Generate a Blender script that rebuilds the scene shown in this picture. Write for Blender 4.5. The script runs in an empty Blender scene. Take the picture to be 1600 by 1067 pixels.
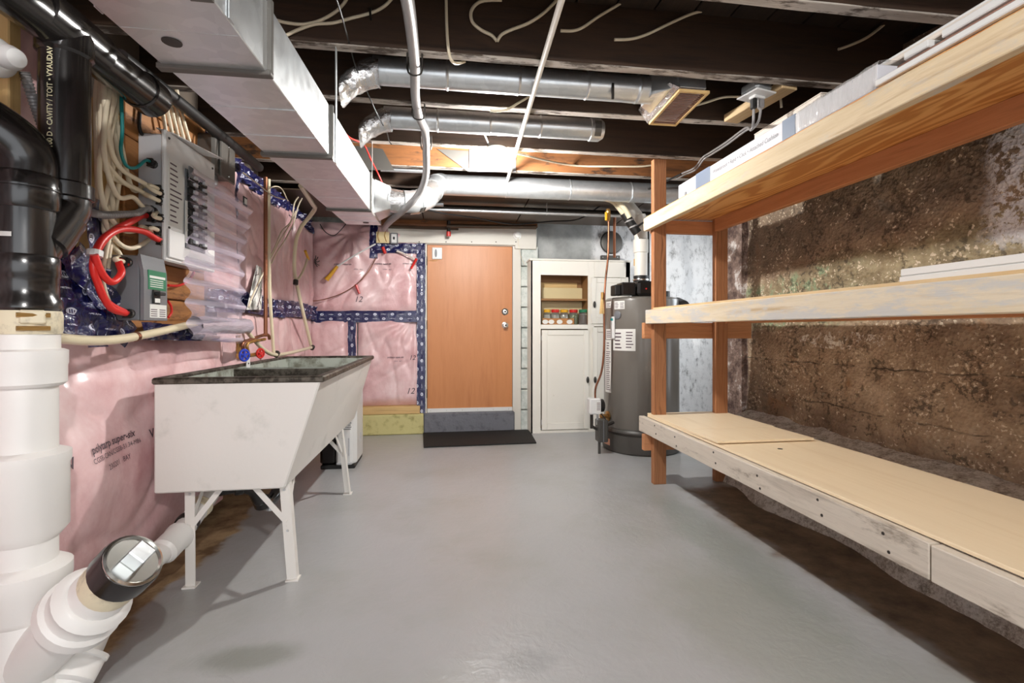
import bpy, bmesh, math, random
from mathutils import Vector, Matrix, noise
random.seed(7)
C = bpy.context.scene.collection
S = bpy.context.scene
# ------------------------------------------------------------------ camera, world, exposure
CAMH, YAW, FPX, HOR = 1.05, math.radians(8.01), 760.0, 515.0
cd = bpy.data.cameras.new('camera'); cam = bpy.data.objects.new('camera', cd); C.objects.link(cam)
cd.sensor_width = 36; cd.lens = FPX/1600*36; cd.shift_y = (HOR-533.5)/1600; cd.clip_start = .02
cam.location = (0, 0, CAMH); cam.rotation_euler = (math.pi/2, 0, -YAW); S.camera = cam
w = bpy.data.worlds.new('world'); S.world = w; w.use_nodes = True
WBG = w.node_tree.nodes['Background']; WBG.inputs[0].default_value = (.93, .96, 1, 1); WBG.inputs[1].default_value = 1.75
BULB_L, LAMP2_L = 1650.0, 1950.0
S.view_settings.view_transform = 'Standard'; S.view_settings.look = 'None'
S.view_settings.gamma = 1; S.view_settings.use_curve_mapping = False; S.view_settings.exposure = .6
S.cycles.max_bounces = 8; S.cycles.diffuse_bounces = 5; S.cycles.transparent_max_bounces = 12
al_=bpy.data.lights.new('recess_fill_light','AREA'); al_.shape='RECTANGLE'; al_.size=.9; al_.size_y=.6; al_.energy=9; al_.color=(.86,.94,1)  # added soft light brightening the recess wall, standing in for an assumed window
ao=bpy.data.objects.new('recess_fill_light',al_); C.objects.link(ao); ao.location=(3.36,4.2,1.5); ao.rotation_euler=(0,math.pi/2,0)
# the photograph's lines of sight: where the sight line through a pixel meets a plane of the room
cY, sY = math.cos(YAW), math.sin(YAW)
def sight(u, v):
    a = (u-800)/FPX
    return Vector((a*cY+sY, cY-a*sY, (HOR-v)/FPX))
def atX(u, v, X): d = sight(u, v); t = X/d.x; return Vector((X, d.y*t, CAMH+d.z*t))
def atY(u, v, Y): d = sight(u, v); t = Y/d.y; return Vector((d.x*t, Y, CAMH+d.z*t))
def atZ(u, v, Z): d = sight(u, v); t = (Z-CAMH)/d.z; return Vector((d.x*t, d.y*t, Z))
# ------------------------------------------------------------------ lettering (made first, while the scene is small)
_TX = {}
def text_geo(s, size=1, align='CENTER', shear=0, bold=0):
    cu = bpy.data.curves.new('t', 'FONT'); cu.body = s; cu.size = size; cu.align_x = align; cu.align_y = 'CENTER'
    cu.shear = shear; cu.resolution_u = 2; cu.offset = bold
    ob = bpy.data.objects.new('t', cu); C.objects.link(ob)
    dg = bpy.context.evaluated_depsgraph_get(); me = bpy.data.meshes.new_from_object(ob.evaluated_get(dg))
    r = ([tuple(v.co) for v in me.vertices], [tuple(p.vertices) for p in me.polygons])
    bpy.data.objects.remove(ob); bpy.data.curves.remove(cu); bpy.data.meshes.remove(me)
    return r
TXT = {
 'poly': text_geo('polytarp super-six', .036, shear=.25, bold=.0008), 'poly2': text_geo('CGSB-CAN/CGSB-51.34-M86', .026), 'poly3': text_geo('230201   BAY', .027),
 'tick': text_geo('V', .05, bold=.001), '12': text_geo('12', .085, shear=.3), 'carton': text_geo('Waterproof \u2022 Rigid \u2022 Click \u2022 Attached Cushion', .043, shear=.15),
 'pipe': text_geo('100 D \u2022 CAVITY / TOIT \u2022 VYAUDAV .57', .03, bold=.0006), 'polyl': text_geo('Polyt', .04, shear=.3),
 'royal': text_geo('ROYAL', .06), 'cd': text_geo('C D', .03)}
# ------------------------------------------------------------------ mesh helpers
class MB:
    def __init__(s): s.v=[]; s.f=[]; s.m=[]; s.uv=[]
    def add(s, v, f, mi=0, uv=None):
        b=len(s.v); s.v += [tuple(x) for x in v]; s.f += [tuple(i+b for i in q) for q in f]; s.m += [mi]*len(f)
        s.uv += list(uv) if uv else [(0,0)]*len(v); return s
    def box(s, c, sz, rot=None, mi=0):
        R = rot or Matrix.Identity(3); c = Vector(c); hx,hy,hz = sz[0]/2, sz[1]/2, sz[2]/2
        v=[c+R@Vector((x*hx,y*hy,z*hz)) for z in (-1,1) for y in (-1,1) for x in (-1,1)]
        return s.add(v, [(0,2,3,1),(4,5,7,6),(0,1,5,4),(2,6,7,3),(0,4,6,2),(1,3,7,5)], mi)
    def bx(s, x0,x1,y0,y1,z0,z1, mi=0): return s.box(((x0+x1)/2,(y0+y1)/2,(z0+z1)/2), (abs(x1-x0),abs(y1-y0),abs(z1-z0)), None, mi)
    def hexa(s, p, mi=0):   # 8 corners: bottom 0-3 ccw, top 4-7 ccw
        return s.add(p, [(0,3,2,1),(4,5,6,7),(0,1,5,4),(1,2,6,5),(2,3,7,6),(3,0,4,7)], mi)
    def tube(s, pts, r, n=10, res=5, mi=0, caps=True, smooth=True, rfn=None):
        P=[Vector(p) for p in pts]
        if smooth and len(P)>2: P=spline(P,res)
        T=[(P[min(i+1,len(P)-1)]-P[max(i-1,0)]).normalized() for i in range(len(P))]
        a=Vector((0,0,1)) if abs(T[0].z)<.9 else Vector((1,0,0)); N=(a-T[0]*a.dot(T[0])).normalized()
        v=[]; f=[]
        for i,p in enumerate(P):
            N=(N-T[i]*N.dot(T[i])).normalized(); B=T[i].cross(N); rr=rfn(i/(len(P)-1))*r if rfn else r
            for k in range(n):
                q=2*math.pi*k/n; v.append(p+N*(math.cos(q)*rr)+B*(math.sin(q)*rr))
        for i in range(len(P)-1):
            for k in range(n):
                a_=i*n+k; b_=i*n+(k+1)%n; f.append((a_,b_,b_+n,a_+n))
        if caps: f.append(tuple(range(n-1,-1,-1))); f.append(tuple((len(P)-1)*n+k for k in range(n)))
        return s.add(v,f,mi)
    def lathe(s, prof, M=None, n=24, mi=0):   # prof (r, z) turned about z, then M
        M=M or Matrix.Identity(4); v=[]; f=[]
        for (r,z) in prof:
            for k in range(n):
                q=2*math.pi*k/n; v.append(M@Vector((r*math.cos(q), r*math.sin(q), z)))
        for i in range(len(prof)-1):
            for k in range(n):
                a_=i*n+k; b_=i*n+(k+1)%n; f.append((a_,b_,b_+n,a_+n))
        f.append(tuple(range(n-1,-1,-1))); f.append(tuple((len(prof)-1)*n+k for k in range(n)))
        return s.add(v,f,mi)
    def grid(s, nu, nv, fn, uvfn=None, mi=0):
        v=[];uv=[]
        for j in range(nv+1):
            for i in range(nu+1):
                v.append(fn(i/nu,j/nv)); uv.append(uvfn(i/nu,j/nv) if uvfn else (i/nu,j/nv))
        f=[(j*(nu+1)+i, j*(nu+1)+i+1, (j+1)*(nu+1)+i+1, (j+1)*(nu+1)+i) for j in range(nv) for i in range(nu)]
        return s.add(v,f,mi,uv)
    def text(s, key, fn, mi=0):
        v,f=TXT[key]; return s.add([fn(a,b) for a,b,_ in v], f, mi)
def spline(P,res):
    out=[]
    for i in range(len(P)-1):
        p0=P[max(i-1,0)];p1=P[i];p2=P[i+1];p3=P[min(i+2,len(P)-1)]
        for k in range(res):
            t=k/res; out.append(.5*((2*p1)+(p2-p0)*t+(2*p0-5*p1+4*p2-p3)*t*t+(3*p1-p0-3*p2+p3)*t**3))
    out.append(P[-1]); return out
def axisM(p, d, roll=None):   # z axis along d, at p
    z=Vector(d).normalized(); a=Vector(roll) if roll else (Vector((0,0,1)) if abs(z.z)<.9 else Vector((1,0,0)))
    x=(a-z*a.dot(z)).normalized(); y=z.cross(x)
    M=Matrix((x,y,z)).transposed().to_4x4(); M.translation=Vector(p); return M
_WM={}
def reg(o, parent, M=None):
    M = M or Matrix.Identity(4); C.objects.link(o); o.matrix_basis = M; _WM[o.name]=M
    if parent: o.parent=parent; o.matrix_parent_inverse=_WM[parent.name].inverted()
    return o
def obj(name, mb, mats, parent=None, smooth=False, bevel=0, M=None, solid=0):
    me=bpy.data.meshes.new(name); me.from_pydata(mb.v, [], mb.f)
    for m in (mats if isinstance(mats,(list,tuple)) else [mats]): me.materials.append(m)
    me.polygons.foreach_set('material_index', mb.m)
    uvl=me.uv_layers.new(name='uv'); li=[0]*len(me.loops); me.loops.foreach_get('vertex_index', li)
    buf=[]; [buf.extend(mb.uv[i]) for i in li]; uvl.data.foreach_set('uv', buf)
    if bevel or solid or smooth:
        bm=bmesh.new(); bm.from_mesh(me)
        if solid: bmesh.ops.solidify(bm, geom=bm.faces[:], thickness=solid)
        if bevel: bmesh.ops.bevel(bm, geom=[e for e in bm.edges if e.is_manifold and e.calc_face_angle(0)>.6], offset=bevel, segments=1, affect='EDGES', clamp_overlap=True)
        bm.to_mesh(me); bm.free()
    if smooth:
        me.polygons.foreach_set('use_smooth', [True]*len(me.polygons)); me.set_sharp_from_angle(angle=math.radians(38 if smooth is True else smooth))
    me.update(); return reg(bpy.data.objects.new(name, me), parent, M)
def tag(o, label=None, cat=None, group=None, kind=None):
    if label: o['label']=label
    if cat: o['category']=cat
    if group: o['group']=group
    if kind: o['kind']=kind
    return o
def thing(name, label, cat, loc, group=None, kind=None):
    o=bpy.data.objects.new(name, None); o.empty_display_size=.1; reg(o, None, Matrix.Translation(Vector(loc)))
    return tag(o,label,cat,group,kind)
def board(name, p0, p1, wd, ht, mat, parent=None, up=(0,0,1), bevel=.003, wob=.0):
    """a straight timber: local x along its length, wd across, ht towards up"""
    p0=Vector(p0);p1=Vector(p1); x=(p1-p0).normalized(); u=Vector(up); z=(u-x*u.dot(x)).normalized(); y=z.cross(x); L=(p1-p0).length
    M=Matrix((x,y,z)).transposed().to_4x4(); M.translation=(p0+p1)/2
    mb=MB()
    if not wob: mb.box((0,0,0),(L,wd,ht))
    else:
        n=max(6,int(L/.06)); v=[];f=[]; sd=random.random()*90
        for i in range(n+1):
            X=-L/2+L*i/n
            for k,(a,b) in enumerate(((-1,-1),(1,-1),(1,1),(-1,1))):
                nz=noise.noise_vector(Vector((X*6+sd,k*3.7,sd)))*wob; v.append((X,a*wd/2+nz.x,b*ht/2+nz.y))
        for i in range(n):
            for k in range(4): a=i*4+k;b=i*4+(k+1)%4; f.append((a,b,b+4,a+4))
        f.append((3,2,1,0)); f.append(tuple(n*4+k for k in range(4))); mb.add(v,f)
    return obj(name, mb, mat, parent, bevel=bevel, M=M)
def cyl(p0,p1,r,n=16,mb=None,mi=0): return (mb or MB()).tube([p0,p1],r,n,mi=mi,smooth=False)
# ------------------------------------------------------------------ materials
def lin(c):
    return tuple((x/255/12.92 if x/255<=.04045 else ((x/255+.055)/1.055)**2.4) for x in c[:3])+(1,)
class NT:
    def __init__(s,name):
        s.m=bpy.data.materials.new(name); s.m.use_nodes=True; s.t=s.m.node_tree; s.b=s.t.nodes['Principled BSDF']
    def n(s,ty,**kw):
        x=s.t.nodes.new(ty)
        for k,v in kw.items(): setattr(x,k,v)
        return x
    def put(s,sock,val):
        if isinstance(val,bpy.types.NodeSocket): s.t.links.new(val,sock)
        elif isinstance(val,(tuple,list)) and len(val)==3 and sock.type=='RGBA': sock.default_value=tuple(val)+(1,)
        else: sock.default_value=val
    def P(s,**kw):
        for k,v in kw.items(): s.put(s.b.inputs[k.replace('_',' ')],v)
        return s.m
    def coord(s,kind='Object',scale=(1,1,1),rand=False,rot=(0,0,0)):
        o=s.n('ShaderNodeTexCoord').outputs[kind]; mp=s.n('ShaderNodeMapping'); s.put(mp.inputs['Vector'],o); mp.inputs['Scale'].default_value=scale; mp.inputs['Rotation'].default_value=rot
        if rand:
            r=s.n('ShaderNodeObjectInfo').outputs['Random']; v=s.n('ShaderNodeVectorMath',operation='SCALE'); v.inputs[0].default_value=(37,53,71); s.put(v.inputs['Scale'],r)
            s.put(mp.inputs['Location'],v.outputs[0])
        return mp.outputs[0]
    def noise(s,co,scale=5,det=4,rough=.55,dist=0,out=0):
        x=s.n('ShaderNodeTexNoise'); s.put(x.inputs['Vector'],co); x.inputs['Scale'].default_value=scale; x.inputs['Detail'].default_value=det; x.inputs['Roughness'].default_value=rough; x.inputs['Distortion'].default_value=dist; return x.outputs[out]
    def voro(s,co,scale=5,feature='F1',out='Distance',rnd=1):
        x=s.n('ShaderNodeTexVoronoi',feature=feature); s.put(x.inputs['Vector'],co); x.inputs['Scale'].default_value=scale; x.inputs['Randomness'].default_value=rnd; return x.outputs[out]
    def ramp(s,f,stops,interp='LINEAR'):
        r=s.n('ShaderNodeValToRGB'); s.put(r.inputs[0],f); e=r.color_ramp.elements; r.color_ramp.interpolation=interp
        while len(e)<len(stops): e.new(.5)
        for k,(p,c) in enumerate(stops): e[k].position=p; e[k].color=c if len(c)==4 else lin(c)
        return r.outputs[0]
    def st(s,f,a,b):   # smooth step of a value to 0..1
        r=s.n('ShaderNodeMapRange',interpolation_type='SMOOTHSTEP'); s.put(r.inputs[0],f); r.inputs[1].default_value=a; r.inputs[2].default_value=b; return r.outputs[0]
    def mix(s,f,a,b,mode='MIX'):
        x=s.n('ShaderNodeMix',data_type='RGBA',blend_type=mode); s.put(x.inputs[0],f); s.put(x.inputs[6],a); s.put(x.inputs[7],b); return x.outputs[2]
    def math(s,op,a,b=0,c=0):
        x=s.n('ShaderNodeMath',operation=op); s.put(x.inputs[0],a); s.put(x.inputs[1],b); s.put(x.inputs[2],c); return x.outputs[0]
    def xyz(s,co): x=s.n('ShaderNodeSeparateXYZ'); s.put(x.inputs[0],co); return x.outputs
    def bump(s,h,st=.3,d=.01,nrm=None):
        x=s.n('ShaderNodeBump'); s.put(x.inputs['Height'],h); x.inputs['Strength'].default_value=st; x.inputs['Distance'].default_value=d
        if nrm: s.put(x.inputs['Normal'],nrm)
        return x.outputs[0]
def simple(name,c,rough=.5,metal=0,var=.12,vs=9,bump=.0,bs=70,coat=0,spec=.5,c2=None,c2s=6,c2r=(.5,.7),trans=0,rand=False,bd=.003):
    t=NT(name); co=t.coord(rand=rand); nz=t.noise(co,vs,4)
    col=t.mix(t.math('MULTIPLY',nz,var*2),lin(c),tuple(x*.55 for x in lin(c)[:3]))
    if c2: col=t.mix(t.st(t.noise(co,c2s,6,.65),*c2r),col,lin(c2))
    t.P(Base_Color=col,Roughness=rough,Metallic=metal,Coat_Weight=coat,Specular_IOR_Level=spec,Transmission_Weight=trans); t.b.inputs['Coat Roughness'].default_value=.12
    if bump: t.P(Normal=t.bump(t.noise(co,bs,5),bump,bd))
    return t.m
def wood(name,c1,c2,c3=None,rough=.62,sc=1,ax=(1.1,15,15),dirt=None,dr=(.5,.75),ring=0,coat=0,bump=.25):
    t=NT(name); co=t.coord(scale=tuple(a*sc for a in ax),rand=True); big=t.noise(co,1.4,3,.5,.6); fine=t.noise(co,9,5,.7)
    f=t.math('ADD',t.math('MULTIPLY',big,.75),t.math('MULTIPLY',fine,.3))
    if ring:
        wv=t.n('ShaderNodeTexWave',wave_type='BANDS',bands_direction='Y'); t.put(wv.inputs['Vector'],t.coord(scale=(.5,1,1),rand=True)); wv.inputs['Scale'].default_value=11*sc; wv.inputs['Distortion'].default_value=7; wv.inputs['Detail'].default_value=2; wv.inputs['Detail Scale'].default_value=.7
        f=t.math('ADD',t.math('MULTIPLY',f,1-ring),t.math('MULTIPLY',wv.outputs[1],ring))
    col=t.ramp(f,[(.3,c1),(.55,c2),(.78,c3 or c1)])
    if dirt: col=t.mix(t.st(t.noise(t.coord(scale=(2,7,7),rand=True),2.2,6,.7),*dr),col,lin(dirt))
    t.P(Base_Color=col,Roughness=rough,Coat_Weight=coat,Normal=t.bump(fine,bump,.004)); return t.m
M={}
M['black_abs']=simple('black_abs_plastic',(30,27,26),.22,bump=.1,bs=40,coat=.4)
M['white_iron']=simple('white_painted_iron',(234,232,228),.42,var=.03,bump=.12,bs=60,coat=.1)
M['cream']=simple('cream_filler',(226,215,186),.6,c2=(170,160,140),c2s=14)
M['galv']=NT('galvanized_steel')
t=M['galv']; co=t.coord(); v=t.voro(co,28,out='Color'); nz=t.noise(t.coord(scale=(1,6,6)),3,4)
M['galv']=t.P(Base_Color=t.mix(t.math('MULTIPLY',t.xyz(v)[0],.25),lin((222,226,228)),lin((168,174,178))),Metallic=.82,Roughness=t.math('ADD',.23,t.math('MULTIPLY',nz,.2)),Normal=t.bump(nz,.08,.01))
M['foil']=simple('crinkled_foil_tape',(225,225,225),.22,.9,bump=.9,bs=45,bd=.01)
M['dgrey']=simple('grey_painted_steel',(112,114,118),.42,var=.05,coat=.15)
M['mgrey']=simple('dark_zinc_box',(106,103,98),.45,.4)
M['panel']=simple('white_enamelled_steel',(228,228,227),.4,var=.04,coat=.2)
M['panelside']=simple('light_grey_enamelled_steel',(196,197,200),.42,var=.04)
M['darkm']=simple('oxidised_metal',(70,66,62),.4,.7)
M['white']=simple('white_plastic',(222,222,220),.38,var=.02)
M['porc']=simple('white_porcelain',(245,244,240),.15,var=.02,coat=.5)
M['cable']=simple('ivory_cable_jacket',(232,219,192),.5,var=.06)
M['pex']=simple('milky_plastic_pipe',(226,214,182),.3,var=.08,coat=.3)
M['red']=simple('red_wire_jacket',(214,40,34),.4,var=.05)
M['teal']=simple('teal_wire_jacket',(30,140,140),.4,var=.05)
M['blackw']=simple('black_rubber',(24,23,22),.5)
M['greyw']=simple('grey_cable_jacket',(150,147,146),.4,.2,var=.1)
M['copper']=simple('tarnished_copper',(150,98,72),.35,.75,c2=(100,66,48),c2s=10)
M['brass']=simple('aged_brass',(196,154,92),.3,.8,c2=(120,88,50),c2s=20)
M['chrome']=simple('satin_nickel',(205,205,200),.22,1)
M['blue']=simple('blue_enamel',(38,66,190),.35)
M['redp']=simple('red_enamel',(205,40,34),.35)
M['yel']=simple('yellow_plastic',(224,168,36),.4)
M['green']=simple('green_plastic',(30,120,84),.4)
M['paper']=simple('printed_white_paper',(222,221,216),.6,var=.02)
M['ink']=simple('dark_ink',(84,66,74),.6,var=0)
M['yink']=simple('pale_yellow_ink',(222,214,176),.6,var=0)
M['rubber']=simple('black_rubber_mat',(26,23,21),.75,bump=.5,bs=180)
M['tubwhite']=simple('tub_paint',(234,230,224),.5,var=.04,vs=4,bump=.15,bs=50,c2=(206,204,196),c2s=5,c2r=(.55,.8))
M['tubin']=simple('tub_inner_concrete',(172,178,168),.6,c2=(112,112,98),c2s=7,c2r=(.45,.65),bump=.3,bs=40)
M['tubrim']=simple('rusted_zinc_rim',(104,98,88),.5,.5,c2=(58,52,44),c2s=30,c2r=(.4,.6),bump=.6,bs=80)
M['legw']=simple('white_angle_iron',(236,232,226),.45,var=.05,c2=(150,140,126),c2s=25,c2r=(.66,.75))
M['cab']=simple('white_cabinet_paint',(238,233,222),.42,var=.04,vs=3,coat=.1,c2=(206,198,180),c2s=8,c2r=(.66,.8))
M['cabin']=simple('cabinet_inside',(148,106,62),.6)
M['beige']=simple('beige_panel',(214,196,150),.6,var=.05)
M['heater']=simple('charcoal_enamel',(112,107,100),.3,var=.04,vs=3,coat=.3)
M['heaterd']=simple('dark_heater_base',(74,71,67),.4)
M['pvc']=simple('white_pvc_pipe',(240,236,226),.35,var=.03)
M['wood_joist']=wood('old_dark_joist',(46,33,24),(66,46,31),(34,25,19),rough=.75)
M['wood_joist2']=wood('red_brown_joist',(92,58,32),(132,84,44),(60,38,24),rough=.7,dirt=(48,32,22),dr=(.52,.66))
M['lath']=wood('plaster_stained_wood',(158,148,138),(188,178,168),(120,110,100),rough=.8,dirt=(84,72,62),dr=(.48,.6),bump=.7)
M['subfloor']=wood('subfloor_board',(38,29,22),(52,38,27),(30,24,19),rough=.8)
M['post']=wood('red_fir',(152,98,62),(172,118,78),(118,74,44),ring=.25)
M['pine']=wood('bare_pine',(200,168,120),(214,186,142),(172,134,88),dirt=(150,116,78),dr=(.6,.8),ring=.15)
M['weather']=wood('weathered_whitewashed_plank',(196,186,172),(214,204,190),(168,156,142),dirt=(132,118,102),dr=(.55,.75),rough=.75)
M['paleplank']=wood('pale_rough_plank',(200,176,138),(218,198,164),(168,136,96),dirt=(196,188,176),dr=(.5,.7),rough=.75)
M['midplank']=wood('half_whitewashed_plank',(206,186,152),(218,204,180),(180,152,112),dirt=(196,192,186),dr=(.45,.6),rough=.75)
M['ply']=wood('plywood_face',(240,218,182),(246,226,192),(234,210,172),sc=.6,rough=.5,coat=.08,bump=.08)
t=NT('fir_plywood_grain'); n_=t.noise(t.coord(scale=(.55,3.4,3.4),rand=True),1.5,2,.45,.35); fn=t.noise(t.coord(scale=(2,40,40),rand=True),3,4,.7)
M['fir']=t.P(Base_Color=t.ramp(t.math('ADD',t.math('MULTIPLY',t.math('SINE',t.math('MULTIPLY',n_,85)),.3),fn),[(.3,(196,132,68)),(.5,(218,160,92)),(.75,(230,178,112))]),Roughness=.6)
M['rail']=wood('red_brown_rail',(178,118,76),(198,138,94),(146,94,58),dirt=(204,168,130),dr=(.68,.78))
M['plank']=wood('warm_old_plank',(150,98,50),(178,122,68),(104,64,34),sc=.7,dirt=(86,50,28),dr=(.52,.7))
M['stud']=wood('pale_stud',(196,160,100),(212,178,120),(170,132,80),sc=.8)
M['door']=wood('varnished_orange_door',(184,116,62),(196,128,74),(174,106,56),sc=.5,ax=(9,9,1.0),rough=.42,bump=.05)
M['laminate']=wood('brown_laminate',(120,86,70),(150,110,92),(92,62,50))
M['card']=simple('pale_cardboard',(222,212,200),.7,var=.04)
M['carton']=simple('white_carton',(206,206,212),.5,var=.03)
M['bluec']=simple('slate_blue_print',(98,114,138),.5)
M['ochre']=simple('yellow_painted_concrete',(204,196,136),.65,bump=.5,bs=30,c2=(150,140,84),c2s=9)
M['steppaint']=simple('grey_painted_concrete_step',(112,113,120),.5,bump=.8,bs=24,c2=(84,84,90),c2s=12,bd=.01)
M['header']=simple('off_white_painted_board',(214,210,200),.5,var=.06,vs=3)
M['brownmetal']=simple('brown_panning_sheet',(98,82,68),.42,.5,var=.2,vs=2)
M['glass']=simple('clear_jar_glass',(236,240,238),.05,trans=.9,var=0)
M['spice']=simple('pale_spice',(226,220,206),.8); M['spice2']=simple('brown_spice',(120,92,74),.8); M['spice3']=simple('green_herbs',(128,140,70),.8)
# bulb
t=NT('glowing_bulb'); M['bulb']=t.P(Base_Color=(1,1,1,1),Emission_Color=lin((253,250,246)),Emission_Strength=BULB_L)
t=NT('glowing_bulb_rear'); M['bulb2']=t.P(Base_Color=(1,1,1,1),Emission_Color=lin((253,250,247)),Emission_Strength=LAMP2_L)
# pink insulation under clear poly
t=NT('pink_insulation_under_film'); co=t.coord(); a=t.noise(co,3.2,5,.6,.4); b=t.noise(co,28,4,.7)
col=t.ramp(t.math('ADD',t.math('MULTIPLY',a,.8),t.math('MULTIPLY',b,.2)),[(.3,(202,150,153)),(.5,(224,186,187)),(.68,(236,210,210))])
wr=t.noise(t.coord(scale=(4,4,1.8)),2.2,3,.5,1.2); wr2=t.noise(co,14,3,.5,1.5)
M['pink']=t.P(Base_Color=col,Roughness=.5,Coat_Weight=.5,Coat_Roughness=.2,Specular_IOR_Level=.5,Normal=t.bump(t.math('ADD',wr,t.math('MULTIPLY',wr2,.4)),.14,.03))
# navy sheathing tape with white ovals
t=NT('navy_printed_tape'); uv=t.n('ShaderNodeUVMap'); uv.uv_map='uv'; x,y,_=t.xyz(uv.outputs[0])
def ovals(ox,oy,px_,py_,rx,ry):
    fx=t.math('SUBTRACT',t.math('FRACT',t.math('ADD',t.math('DIVIDE',x,px_),ox)),.5); fy=t.math('SUBTRACT',t.math('FRACT',t.math('ADD',t.math('DIVIDE',y,py_),oy)),.5)
    dx=t.math('DIVIDE',t.math('MULTIPLY',fx,px_),rx); dy=t.math('DIVIDE',t.math('MULTIPLY',fy,py_),ry)
    return t.math('SQRT',t.math('ADD',t.math('MULTIPLY',dx,dx),t.math('MULTIPLY',dy,dy)))
d1=ovals(0,.1,.17,.09,.017,.012); d2=ovals(.5,.6,.17,.09,.017,.012); d=t.math('MINIMUM',d1,d2)
disc=t.math('LESS_THAN',d,1); hole=t.math('MULTIPLY',t.math('LESS_THAN',d,.62),t.math('GREATER_THAN',t.math('SINE',t.math('MULTIPLY',x,900)),-.2))
e1=ovals(.5,.1,.17,.09,.026,.003); e2=ovals(0,.6,.17,.09,.026,.003); ee=t.math('LESS_THAN',t.math('MINIMUM',e1,e2),1)
dash=t.math('MULTIPLY',ee,t.math('GREATER_THAN',t.noise(uv.outputs[0],260,1),.48))
mask=t.math('MAXIMUM',t.math('SUBTRACT',disc,hole),dash)
wrn=t.noise(t.coord(),26,4,.6,1)
M['tape']=t.P(Base_Color=t.mix(mask,lin((24,26,76)),lin((214,216,232))),Roughness=.26,Coat_Weight=.5,Normal=t.bump(wrn,.55,.02))
# floor
t=NT('grey_painted_floor'); co=t.coord(); X,Y,Z=t.xyz(co); n1=t.noise(co,1.3,5,.6); n2=t.noise(co,7,5,.65); n3=t.noise(co,34,4,.6)
paint=t.mix(t.st(n1,.42,.7),lin((172,173,174)),lin((162,163,160)))
paint=t.mix(t.math('MULTIPLY',t.st(n2,.6,.8),.45),paint,lin((156,157,147)))
def blob(x,y,rx,ry):
    a=t.math('DIVIDE',t.math('SUBTRACT',X,x),rx); b=t.math('DIVIDE',t.math('SUBTRACT',Y,y),ry)
    return t.math('ADD',t.math('SQRT',t.math('ADD',t.math('MULTIPLY',a,a),t.math('MULTIPLY',b,b))),t.math('MULTIPLY',t.math('SUBTRACT',n2,.5),.9))
for (x_,y_,rx,ry,c) in ((-.62,1.66,.17,.07,(120,124,112)),(.27,1.52,.09,.06,(152,153,154)),(1.12,1.6,.3,.5,(148,151,142)),(1.35,2.3,.14,.8,(140,146,138))):
    paint=t.mix(t.math('MULTIPLY',t.math('SUBTRACT',1,t.st(blob(x_,y_,rx,ry),.5,1.3)),.6),paint,lin(c))
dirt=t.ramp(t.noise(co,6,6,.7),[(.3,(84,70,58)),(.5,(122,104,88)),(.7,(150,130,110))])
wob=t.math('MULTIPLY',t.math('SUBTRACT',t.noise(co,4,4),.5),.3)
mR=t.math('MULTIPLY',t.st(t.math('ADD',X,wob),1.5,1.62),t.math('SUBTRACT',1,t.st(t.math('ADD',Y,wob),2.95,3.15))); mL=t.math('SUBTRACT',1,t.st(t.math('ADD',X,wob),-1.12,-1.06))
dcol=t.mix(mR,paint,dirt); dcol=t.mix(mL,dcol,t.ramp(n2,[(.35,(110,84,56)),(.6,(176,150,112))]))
h=t.math('ADD',t.math('ADD',t.math('MULTIPLY',t.noise(co,5,3),.8),t.math('MULTIPLY',n3,.18)),t.math('MULTIPLY',t.math('ABSOLUTE',t.math('SUBTRACT',t.noise(co,11,3,.6,1),.5)),.35))
M['floor']=t.P(Base_Color=dcol,Roughness=t.math('ADD',.31,t.math('MULTIPLY',t.math('MAXIMUM',mR,mL),.4)),Normal=t.bump(h,.35,.02))
# brown rough concrete
t=NT('brown_rough_concrete'); co=t.coord(); X,Y,Z=t.xyz(co); n1=t.noise(co,2.1,6,.65); n2=t.noise(co,9,6,.7); v1=t.voro(t.n('ShaderNodeTexCoord').outputs['Object'],60); wv_=t.n('ShaderNodeVectorMath',operation='ADD'); t.put(wv_.inputs[0],co); ws_=t.n('ShaderNodeVectorMath',operation='SCALE'); t.put(ws_.inputs[0],t.noise(co,30,3,.6,out=1)); ws_.inputs['Scale'].default_value=.06; t.put(wv_.inputs[1],ws_.outputs[0]); v2=t.voro(wv_.outputs[0],42); v3=t.voro(wv_.outputs[0],19)
col=t.ramp(t.math('ADD',t.math('MULTIPLY',n1,.6),t.math('MULTIPLY',n2,.4)),[(.34,(94,78,62)),(.47,(144,122,100)),(.56,(174,152,126)),(.68,(204,182,156))])
col=t.mix(t.math('MULTIPLY',t.st(t.noise(co,2.6,4,.6,.5),.56,.7),.55),col,lin((158,108,60))); col=t.mix(t.math('MULTIPLY',t.st(t.noise(co,1.7,6,.7,.3),.52,.68),.6),col,lin((178,152,124)))
wz=t.math('MULTIPLY',t.math('SUBTRACT',n1,.5),.35)
Zs=t.math('ADD',t.math('ADD',Z,wz),t.math('MULTIPLY',t.math('SUBTRACT',Y,2.2),.09))
tan=t.math('MULTIPLY',t.st(Zs,1.12,1.18),t.math('SUBTRACT',1,t.st(Zs,1.4,1.5)))
col=t.mix(t.math('MULTIPLY',tan,.85),col,t.ramp(n2,[(.35,(126,112,84)),(.65,(178,166,132))]))
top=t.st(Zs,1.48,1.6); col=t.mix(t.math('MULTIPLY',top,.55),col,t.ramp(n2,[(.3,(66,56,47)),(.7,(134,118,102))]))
gr=t.math('MULTIPLY',t.math('MULTIPLY',tan,t.st(Y,2.2,2.6)),t.st(n2,.5,.56)); col=t.mix(t.math('MULTIPLY',gr,.7),col,lin((126,156,122)))
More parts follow.
